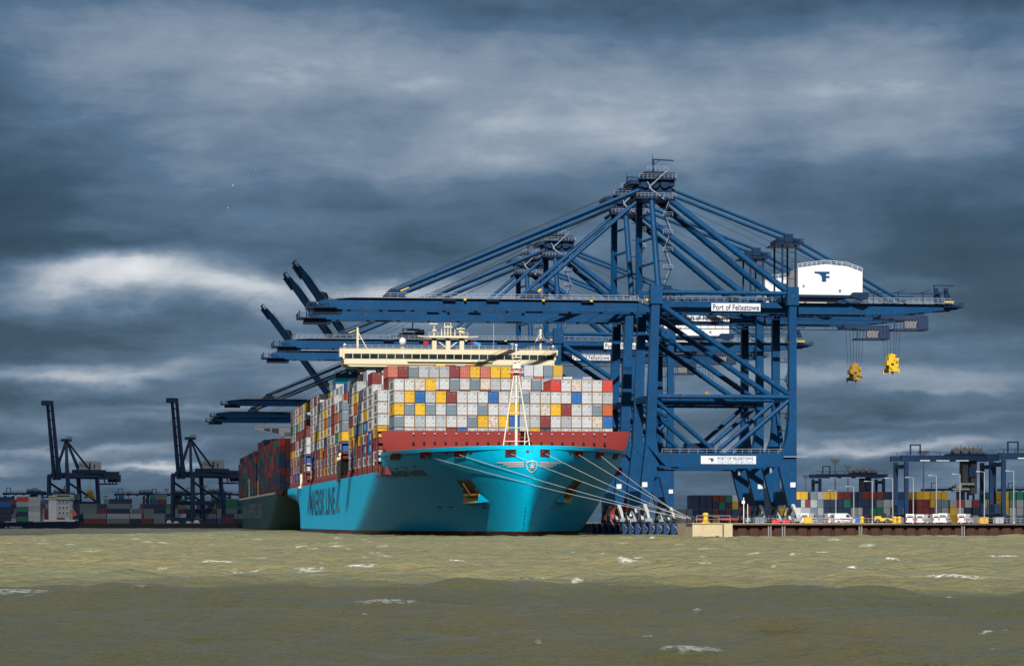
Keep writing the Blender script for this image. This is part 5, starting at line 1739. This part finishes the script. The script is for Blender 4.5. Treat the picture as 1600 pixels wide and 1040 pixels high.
def make_rtg(span=27.0):
    root = empty('yard_gantry_crane')
    H = 18.4
    for yy in (0, 11.5):
        for x_ in (0, span):
            l = MB(); l.box(x_ - .6, x_ + .6, yy - .5, yy + .5, 1.3, H); l.build('leg', M_RTG, root)
        b = MB(); b.box(-1.6, span + 1.6, yy - .7, yy + .7, H + .35, H + 1.9)
        for k in range(9): b.beam((k * span / 8, yy - .8, H + 2), (k * span / 8, yy - .8, H + 3.0), .1, .1)
        b.beam((-1.6, yy - .8, H + 3.0), (span + 1.6, yy - .8, H + 3.0), .1, .1)
        b.build('beam', M_RTG, root)
    for x_ in (0, span):
        b = MB(); b.box(x_ - .6, x_ + .6, -1.5, 13, 1.2, 2.8); b.build('sill', M_RTG, root)
        b = MB(); b.box(x_ - .4, x_ + .4, .6, 10.9, H - 2, H - .8); b.build('tie_beam', M_RTG, root)
        for yy in (-1, 1.4, 10, 12.4):
            b = MB(); b.tube((x_ - .5, yy, .75), (x_ + .5, yy, .75), .75, 12); b.build('wheel', M_RUBBER, root)
    b = MB(); b.box(-2.6, -1.0, 0, 6, 3.0, 5.5); b.build('engine_box', M_RTG, root)
    t = MB()
    t.box(15, 24.5, .5, 11, H + 1.95, H + 2.6); t.box(19.5, 21.5, .2, 3, H - 4.5, H - 1.5)
    t.box(17.6, 19.2, 0.4, 4, H - 9, H + 1.8, 1); t.box(20.2, 22.0, 0.6, 4, H - 9.5, H + 1.8, 1)
    tt = t.build('trolley', [M_RTG, M_DARK], root)
    w_ = MB()
    for x_, r_ in ((16, 1.0), (18.6, 1.15), (21.2, 1.1), (23.2, .9)): w_.tube((x_, 1.5, H + 3.3), (x_, 4.5, H + 3.3), r_, 10)
    for k in range(7): w_.beam((15.4 + k * 1.3, 1, H + 2.6), (15.9 + k * 1.3, 1, H + 4.6 + .6 * (k % 2)), .18, .18)
    w_.box(14.3, 19.5, -.3, .6, H - 8.4, H - 7.9); w_.box(16.5, 21, -.4, .5, H - 6.9, H - 6.3); w_.box(15.4, 17, -.4, .6, H - 7.9, H - 6.9)
    w_.build('winch', M_STEEL, tt)
    p = MB(); p.beam((1.2, -.3, H + 2), (1.2, -.3, H + 5), .4, .4); p.beam((4.2, -.3, H + 2), (4.2, -.3, H + 5), .4, .4); p.beam((1.0, -.3, H + 5), (4.4, -.3, H + 5), .4, .4)
    p.build('gantry_frame', M_RTG, root)
    l = MB(); l.box(4, 7, -.95, -.75, H + .2, H + .5); l.box(9, 13, -.95, -.75, H + .2, H + .5); l.box(15, 19, -.95, -.75, H + .2, H + .5); l.build('light_strip', M_WHITE, root)
    return root


rtg = make_rtg()
def put_rtg(o, px, Y, zz=QZ, sc=1.0, rz=TH):
    p = at(px, 815, Y); o.location = (p.x, p.y, zz); o.rotation_euler = (0, 0, rz); o.scale = (sc, sc, sc)
put_rtg(rtg, 1416, 840, sc=1.0)
tag(rtg, 'large dark blue yard gantry straddling the container stacks at right', 'yard crane', 'dark blue yard gantry cranes over the container stacks')
for px, Y, sc, lab in ((1281, 1010, .87, 'smaller dark yard gantry over stacks just right of the big crane legs'), (1568, 826, 1.02, 'yard gantry cut off by the right edge of the photo'), (1452, 1330, .8, 'distant yard gantry low behind the large right-hand one'), (1572, 1330, .8, 'distant yard gantry behind the far right stacks')):
    o = copy_tree(rtg); put_rtg(o, px, Y, sc=sc); o['label'] = lab
for i, (px, Y) in enumerate(((182, 1640), (236, 1660), (290, 1600), (340, 1650), (8, 1600), (48, 1620))):
    o = copy_tree(rtg); put_rtg(o, px, Y, 2.6, .86, R(rng.uniform(-25, 10)))
    o['label'] = ['far yard gantry left of the nearer upright crane', 'second far yard gantry left of the nearer upright crane', 'far yard gantry behind the nearer upright crane', 'far yard gantry beside the green ship stern', 'far yard gantry at the left edge of the photo', 'far yard gantry behind the small ship at left'][i]

# ------------------------------------------------------------------ small ship at far left
def feeder():
    r = empty('feeder_ship', at(100, 815, 1440), 0); r.location.z = 0
    tag(r, 'small navy coaster with white superstructure moored at far left', 'ship')
    m = MB()
    # hull: runs left out of the frame; stern at the right
    st = []
    for x_, hw, zt in ((9.0, 3.2, 4.1), (7.5, 6.0, 4.0), (0, 7.5, 3.7), (-20, 7.8, 3.2), (-90, 7.8, 3.2), (-112, 4.5, 4.6), (-120, .3, 6)):
        st.append([(x_ - (1.2 if x_ > 8 else 0), -hw * .8, -1.0), (x_, -hw, zt), (x_, hw, zt), (x_ - (1.2 if x_ > 8 else 0), hw * .8, -1.0)])
    vs = [p for s in st for p in s]
    fs = []
    for i in range(len(st) - 1):
        for j in range(3): fs.append((4 * i + j, 4 * i + 4 + j, 4 * i + 5 + j, 4 * i + 1 + j))
    fs += [(0, 1, 2, 3), tuple(range(len(vs) - 4, len(vs)))]
    m.add(vs, fs)
    m.build('hull', M_NAVYH, r)
    vs, fs, W_, H_ = text2d('A FRISIA', 1.0)
    m = MB().add([(-29.0 + a * 9 / W_, -7.95, .2 + b * .9 / H_) for a, b in vs], fs)
    m.build('lettering', M_WHITE, r, fix=False)
    m = MB()
    m.prism([(-6.8, 3.6), (3.6, 3.6), (3.6, 16.0), (-4.6, 16.0), (-6.0, 13.0)], 'y', -6, 5)
    m.box(-9.2, 4.6, -7.2, 5, 15.0, 15.5); m.box(-4.6, 4.4, -6.5, 4, 15.9, 17.4)
    m.box(-6.8, -2.6, -6.6, -5.9, 3.6, 16.8)
    m.box(-2.6, 6.4, -6.3, -6.0, 6.4, 6.8)
    for z_ in (6.5, 9.3, 12.2): m.rail([(-2.6, -6.4, z_), (5.5, -6.4, z_)], 1, .08, 1.2)
    m.box(-9, 6.6, -7, 5, 3.6, 4.6)
    s = m.build('superstructure', M_WHITE, r)
    m = MB(); m.box(-4.4, 4.2, -6.56, -6.5, 16.2, 17.1); m.build('window', M_GLASS, s)
    for z_ in (7.6, 10.4, 13.2):
        for x_ in (-1.6, .2, 2.0): m = MB(); m.box(x_, x_ + .9, -6.06, -6.0, z_, z_ + .8); m.build('window', M_GLASS, s)
    m = MB(); m.box(-6.9, -2.55, -6.66, -6.6, 15.2, 16.4); m.build('funnel_band', M_YELD, s)
    m = MB(); m.box(-2.4, 1.4, -6.9, -6.4, 4.7, 5.6); m.build('deck_gear', M_RED, r)
    m = MB(); m.beam((5.0, -6.6, 9.5), (6.8, -6.6, 6.6), 1.7, 1.7); m.build('lifeboat', M_ORANGE, r)
    m = MB(); m.box(-5.8, -3.2, -3, 2, 16.8, 18.4); m.beam((.5, -2, 17.4), (.5, -2, 22.2), .4, .4); m.beam((-1.2, -2, 20.2), (2.2, -2, 20.2), .3, .3); m.beam((3.0, -2, 17.4), (3.0, -2, 20.8), .3, .3); m.build('mast', M_DARK, r)


feeder()

# ------------------------------------------------------------------ lamp posts and floodlight masts
def make_lamp(h):
    r = empty('street_lamp')
    m = MB(); m.tube((0, 0, 0), (0, 0, h), .14, 8, .09); m.tube((0, 0, h), (-1.3, 0, h + .12), .06, 6); m.box(-.25, .25, -.25, .25, 0, .5)
    m.build('pole', M_GREY, r)
    m = MB(); m.prism([(-2.1, h + .02), (-1.1, h + .02), (-1.0, h + .2), (-1.9, h + .26)], 'y', -.18, .18); m.build('lamp_head', M_GREY, r)
    return r


l0 = None
for i, (px, py) in enumerate(((1306, 766), (1334, 760), (1363, 752), (1395, 747), (1427, 746), (1463, 743), (1500, 741), (1538, 737), (1584, 736))):
    Y = 690
    z = at(px, py, Y).z - QZ
    if l0 is None: l0 = make_lamp(12.0); o = l0
    else: o = copy_tree(l0)
    p = at(px, 815, Y); o.location = (p.x, p.y, QZ); o.scale = (1, 1, z / 12.0)
    tag(o, '%s lamp post, counted from the left along the right-hand quay' % ['leftmost', 'second', 'third', 'fourth', 'fifth', 'sixth', 'seventh', 'eighth', 'rightmost'][i], 'lamp post', 'lamp posts along the right quay')


def make_mast():
    r = empty('floodlight_mast')
    m = MB(); m.tube((0, 0, 0), (0, 0, 30), .45, 8, .25); m.build('pole', M_STEEL, r)
    m = MB(); m.prism([(-1.2, 28.6), (1.2, 28.6), (2.2, 30.4), (-2.2, 30.4)], 'y', -1, 1); m.build('lamp_head', M_STEEL, r)
    return r


m0 = make_mast()
ml = [(1305, 717, 1250, 'floodlight mast rising left above the smaller yard gantry'), (1325, 726, 1320, 'floodlight mast second from left above the smaller yard gantry'), (1259, 742, 1300, 'floodlight mast just right of the big crane legs'), (1443, 704, 1200, 'tall floodlight mast behind the large yard gantry'),
      (1170, 738, 1300, 'floodlight mast seen between the big crane legs'), (165, 774, 1650, 'leftmost far floodlight mast, right of the leftmost upright crane'), (201, 768, 1650, 'far floodlight mast midway between the two upright cranes'), (260, 763, 1650, 'far floodlight mast just left of the nearer upright crane'), (320, 758, 1650, 'far floodlight mast behind the nearer upright crane\'s back leg')]
for i, (px, py, Y, lb) in enumerate(ml):
    o = m0 if i == 0 else copy_tree(m0)
    p = at(px, py, Y); o.location = (p.x, p.y, 2.8); k = (p.z - 2.8) / 30.4; o.scale = (max(k, .7), max(k, .7), k)
    tag(o, lb, 'floodlight mast', 'tall floodlight masts in the yards')

# ------------------------------------------------------------------ vans on the quay
def make_van():
    r = empty('parked_van')
    m = MB()
    out = [(-2.6, .35), (2.55, .35), (2.6, 1.0), (2.3, 1.25), (1.55, 1.45), (1.0, 2.2), (.5, 2.4), (-2.5, 2.4), (-2.62, 1.9)]
    m.prism(out, 'y', -1.0, 1.0)
    b = m.build('body', M_WHITE, r)
    w_ = MB()
    w_.add([(1.52, -.85, 1.5), (1.52, .85, 1.5), (1.06, .8, 2.15), (1.06, -.8, 2.15)], [(0, 1, 2, 3)])
    for v in range(4): 
        x, y, z = w_.v[v]; w_.v[v] = (x + .03, y, z + .02)
    for s_ in (-1, 1): w_.add([(1.35, s_ * 1.02, 1.5), (.3, s_ * 1.02, 1.5), (.3, s_ * 1.02, 2.1), (.95, s_ * 1.02, 2.1)], [(0, 1, 2, 3)])
    w_.add([(-2.64, -.7, 1.5), (-2.64, .7, 1.5), (-2.6, .7, 2.1), (-2.6, -.7, 2.1)], [(0, 1, 2, 3)])
    w_.build('window', M_GLASS, r, fix=False)
    for x_ in (-1.6, 1.6):
        for y_ in (-.92, .92):
            t = MB(); t.tube((x_, y_ - .12, .36), (x_, y_ + .12, .36), .36, 12); t.tube((x_, y_ - .14, .36), (x_, y_ + .14, .36), .18, 8, mi=1); t.build('wheel', [M_RUBBER, M_GREY], r)
    s_ = MB()
    for y_ in (-1.015, 1.005): s_.box(-2.5, 2.3, y_, y_ + .01, .95, 1.15)
    s_.box(-2.66, -2.63, -.95, -.7, .8, 1.6); s_.box(-2.66, -2.63, .7, .95, .8, 1.6)
    s_.build('red_stripe', M_FLAGR, r)
    l = MB()
    for y_ in (-.75, .75): l.box(2.58, 2.66, y_ - .18, y_ + .18, .75, 1.0)
    l.build('headlight', M_RAIL, r)
    return r


v0 = make_van()
vl = [(1264, 657.5, 62, 1.0, 'white van nearest the big crane legs, with a yellow crate in front'), (1296, 668, 100, 1.0, 'white van parked at an angle left of the long white one'), (1318, 657.5, 20, 1.0, 'white van parked almost side-on, third from the crane legs'),
      (1427, 668, 75, .95, 'white van set back behind the lamp post, left of the right-hand group'), (1447, 658, 60, .9, 'white van facing right near the quay edge in the right-hand group'), (1464, 672, 95, .95, 'white van end-on at the back of the right-hand group'),
      (1481, 658, 70, 1.0, 'white van near the quay edge, second from the right'), (1514, 659, 60, .95, 'rightmost white van near the quay edge')]
for i, (px, Y, ang, sc, lb) in enumerate(vl):
    o = v0 if i == 0 else copy_tree(v0)
    p = at(px, 815, Y - 17); o.location = (p.x, p.y + (px - 1264) * .02, QZ + .02); o.rotation_euler = (0, 0, R(ang)); o.scale = (sc,) * 3
    tag(o, lb, 'van', 'white vans parked on the quay')


# crates, skip, loader and quay clutter
def simple(name, label, cat, mats, fn, loc, rz=0, group=None):
    m = MB(); fn(m); o = m.build(name, mats); o.location = loc; o.rotation_euler = (0, 0, rz); tag(o, label, cat, group); return o


def bollard(m):
    m.tube((0, 0, 0), (0, 0, .25), .75, 12); m.tube((0, 0, .25), (0, 0, 1.2), .45, 12, .34); m.ball((0, 0, 1.35), .55, sz=.6)


p = quay_w(-7.0, -94, QZ + .22)
bo_ = simple('mooring_bollard', 'big yellow mooring bollard on the pale concrete block', 'bollard', M_YEL, bollard, p, group='yellow bollards on the quay edge'); bo_.scale = (1.3, 1.3, 1.35)
for i, (px, lb) in enumerate(((1353, 'yellow bollard on the sheet pile wall left of the yellow loader'), (1406, 'yellow bollard on the quay edge left of the right-hand vans'), (1413, 'yellow bollard just left of the right-hand vans'))):
    o = bpy.data.objects.new('mooring_bollard', bo_.data); COL.objects.link(o)
    q = at(px, 815, 636); q.y += (px - 1060) * .02; o.location = (q.x, q.y + 1.2, QZ + .05)
    tag(o, lb, 'bollard', 'yellow bollards on the quay edge')


def skip(m): m.prism([(-1.6, .2), (1.6, .2), (2.0, 1.6), (-2.0, 1.6)], 'y', -.9, .9); m.box(-2.1, 2.1, -1, 1, 1.5, 1.62)
q = at(1262, 815, 638); simple('yellow_crate', 'small yellow crate in front of the first white van', 'crate', M_YEL, lambda m: (m.box(-.8, .8, -.5, .5, 0, 1.3), m.box(-.86, .86, -.56, .56, 1.2, 1.35), m.box(-.86, -.7, -.56, .56, 0, 1.3), m.box(.7, .86, -.56, .56, 0, 1.3)), (q.x, q.y - .5, QZ + .25))


def loader():
    r = empty('wheel_loader', (0, 0, 0)); q = at(1378, 815, 652); r.location = (q.x, q.y, QZ)
    tag(r, 'small yellow wheel loader parked among quay clutter, middle of the right quay', 'loader')
    m = MB(); m.box(-1.8, 1.6, -.8, .8, .7, 1.4); m.prism([(-1.8, 1.4), (-.2, 1.4), (-.3, 1.8), (-1.7, 1.8)], 'y', -.7, .7); m.beam((1.2, 0, 1.2), (2.8, 0, .9), .4, .4); m.build('body', M_YEL, r)
    m = MB(); m.box(-.2, .9, -.6, .6, 1.4, 2.5); m.build('cab', M_GLASS, r)
    m = MB(); m.prism([(2.6, .2), (3.4, .2), (3.5, .4), (3.0, 1.2), (2.6, 1.1)], 'y', -1, 1); m.build('bucket', M_YELD, r)
    for x_ in (-1.1, 1.1):
        m = MB(); m.tube((x_, -1.0, .6), (x_, 1.0, .6), .6, 12); m.build('wheel', M_RUBBER, r)


loader()


def railing_thing(px0, px1, Y, label, z=QZ + .1, step=2.2):
    Y -= 18
    a, b = at(px0, 815, Y), at(px1, 815, Y)
    a.z = b.z = z
    b.y += (px1 - px0) * .02
    m = MB(); m.rail([a, b], 1.15, .055, step)
    o = m.build('handrail', M_RAIL); tag(o, label, 'railing', 'white handrails on the quay edge')


m = MB(); m.rail([quay_w(-9.4, -96, QZ + .22), quay_w(-2.0, -96, QZ + .22)], 1.6, .06, 1.9)
o = m.build('handrail', M_RAIL); tag(o, 'white handrail around the pale concrete block', 'railing', 'white handrails on the quay edge')
railing_thing(1162, 1258, 655.4, 'white handrail below the big crane legs')
railing_thing(1275, 1415, 657.5, 'handrail in front of the white vans by the loader', step=2.0)
railing_thing(1520, 1640, 660.5, 'handrail at the far right end of the quay', step=1.5)
# tall pole with a lamp by the crane legs
simple('signal_post', 'thin white post with signal box beside the big crane legs', 'post', M_WHITE, lambda m: (m.tube((0, 0, 0), (0, 0, 6), .13, 6), m.box(-.45, .25, -.2, .2, 4.6, 5.3), m.tube((.9, 0, 0), (.9, 0, 4.5), .1, 6), m.box(-.1, 1.0, -.1, .1, 1.2, 1.3)), Vector((at(1162, 815, 640).x, 640, QZ)))
# long low red flat wagon under the legs
simple('flat_wagon', 'long low dark red wagon in front of the stacks between crane legs', 'wagon', [M_RED, M_RUBBER], lambda m: (m.box(0, 17, -1.2, 1.2, 1.0, 1.7), m.box(0, .4, -1.2, 1.2, 1.7, 2.4), m.box(16.6, 17, -1.2, 1.2, 1.7, 2.4), [m.tube((x_, -1.2, .5), (x_, 1.2, .5), .5, 10, mi=1) for x_ in (2, 4, 13, 15)]), Vector((at(1072, 815, 850).x, 850, QZ)))
# red and white barrier boxes beside the crane feet
for i, (px, lb) in enumerate(((1212, 'red barrier below the far crane feet, left of the other'), (1228, 'red barrier below the far crane feet, right of the other'))):
    q = at(px, 815, 646)
    simple('traffic_barrier', lb, 'barrier', M_FLAGR, lambda m: (m.prism([(-.5, 0), (.5, 0), (.3, .9), (-.3, .9)], 'x', -.9, .9), m.box(-.7, .7, -.15, .15, .9, 1.0)), (q.x, q.y, QZ), group='red barriers under the big crane')
for i, (px, Y, k) in enumerate(((1188, 650, 'G'), (1342, 668, 'B'), (1398, 664, 'M'), (1404, 690, 'G'), (1536, 668, 'Y'), (1560, 676, 'L'))):
    q = at(px, 815, Y); cc = PAL[k]
    simple('tool_locker', '%s steel locker on the quay, %s from the left' % (cc[0], ORD[i + 1]), 'locker', [mat('locker_' + k, cc[1], .6, rust=.3), M_DARK], lambda m: (m.box(-1.1, 1.1, -.6, .6, .12, 1.5), m.box(-1.18, 1.18, -.68, .68, 1.5, 1.62), m.box(-1, -.8, -.5, .5, 0, .12, 1), m.box(.8, 1, -.5, .5, 0, .12, 1), m.box(-.03, .03, -.63, -.6, .2, 1.4, 1)), (q.x, q.y, QZ), rng.uniform(-.4, .4), group='steel lockers on the quay')
# huts and gear on the quay between ship and cranes
q = quay_w(2.0, 44, QZ)
simple('quay_hut', 'small white site hut on the quay beside the ship\'s bow', 'hut', [M_WHITE, M_GLASS], lambda m: (m.box(-1.6, 1.6, -2, 2, .2, 2.7), m.prism([(-1.8, 2.7), (1.8, 2.7), (0, 3.3)], 'y', -2.2, 2.2), m.box(-.9, .2, -2.04, -2.0, 1.2, 2.0, 1)), q, TH)
q = quay_w(3.5, 62, QZ)

# fenders along the ship side of the quay
f0 = None
k = 0
yq = -69.0
while yq < 75:
    if f0 is None:
        f0 = empty('quay_fender')
        m = MB(); m.box(-1.75, -1.3, -1.0, 1.0, -.6, 2.9); m.prism([(-1.75, 2.9), (-1.3, 2.9), (-1.1, 3.1)], 'y', -1, 1); m.box(-1.3, -.9, -1.15, 1.15, -.4, 2.6)
        m.build('fender_panel', M_FEND, f0)
        m = MB(); m.tube((-1.0, 0, 1.3), (0, 0, 1.3), .75, 12); m.build('rubber_cone', M_RUBBER, f0)
        m = MB()
        for s_ in (-1, 1): m.tube((-1.2, s_ * .9, 2.7), (0, s_ * 2.2, 1.0), .07, 5); m.tube((-1.2, s_ * .9, .2), (0, s_ * 1.6, 2.4), .06, 5)
        m.build('chain', M_RAIL, f0)
        o = f0
    else: o = copy_tree(f0)
    o.location = quay_w(-2.5, yq, 0); o.rotation_euler = (0, 0, TH)
    tag(o, '%s blue fender panel back from the pale concrete block' % ORD[k + 1], 'fender', 'blue fender panels on the quay side')
    k += 1
    yq += 9.3
# crane rail kerb and bollards for the bow lines
bol = []
for i, (x_, yy, lb) in enumerate(((-9.5, -93, 'dark bollard holding the mooring ropes beside the pale block'), (-9.5, -87.5, 'dark bollard just behind the rope-holding one'))):
    o = bpy.data.objects.new('mooring_bollard', bo_.data.copy()); COL.objects.link(o); o.data.materials.clear(); o.data.materials.append(M_DARK)
    o.location = quay_w(x_, yy, QZ); tag(o, lb, 'bollard', 'dark bollards holding the bow lines'); bol.append(o.location.copy())

# ------------------------------------------------------------------ mooring ropes
ropes = [(-21.6, 0, 'mooring rope from the leftmost fairlead, lowest across the bow'), (-14.9, 1, 'mooring rope from the second fairlead crossing below the emblem'), (-4.6, 0, 'mooring rope from the fairlead left of the foremast'), (2.9, 1, 'mooring rope from the fairlead right of the foremast'), (11.5, 0, 'mooring rope from the third fairlead from the right'), (17.8, 1, 'steepest mooring rope, from the fairlead nearest the cranes')]
for (x_, bi, lb) in ropes:
    a_ = HU.front(x_, 18.7, .25)
    a = ship_w(a_.x, a_.y, a_.z)
    b = bol[bi] + Vector((0, 0, 1.0))
    pts = []
    n = 24
    L = (b - a).length
    for i in range(n + 1):
        t = i / n
        q = a.lerp(b, t); q.z -= 4 * t * (1 - t) * L * .012
        d_ = q - SHIP0
        lx, ly = d_.dot(UX), d_.dot(UY)
        if ly > -1 and abs(lx) < 29:                 # lies against the flare, never inside it
            yy_ = HU.y_at(abs(lx) + .02, max(q.z, .5)) - .35
            if ly > yy_: q += UY * (yy_ - ly)
        pts.append(q)
    m = MB(); m.poly(pts, .036, 5)
    o = m.build('mooring_rope', M_ROPE, fix=False); tag(o, lb, 'rope', 'mooring ropes running from the bow to the quay')

# ------------------------------------------------------------------ seagulls
g0 = None
for i, (px, py, lb) in enumerate(((388, 274, 'highest seagull in the sky at left'), (356, 325, 'lowest seagull in the sky at left'), (363, 290, 'middle seagull in the sky at left'))):
    if g0 is None:
        g0 = empty('seagull')
        m = MB(); m.ball((0, 0, 0), .11, sz=.9); m.v = [(x * 1.0, y * 2.2, z) for x, y, z in m.v]; m.ball((0, -.28, .05), .06); m.build('body', M_WHITE, g0)
        for s_ in (-1, 1):
            m = MB(); m.add([(0, -.08, .03), (s_ * .35, -.1, .16), (s_ * .7, .02, .05), (s_ * .35, .08, .15), (0, .1, .03)], [(0, 1, 3, 4), (1, 2, 3)]); m.build('wing', M_WHITE, g0, fix=False)
        o = g0
    else: o = copy_tree(g0)
    o.location = at(px, py, 560); o.rotation_euler = (0, 0, R(30 * i)); tag(o, lb, 'bird', 'seagulls in the sky')

print('individual containers', n_cont, 'boxes in stuff', len(ST.f) // 6, 'objects', len(bpy.data.objects))
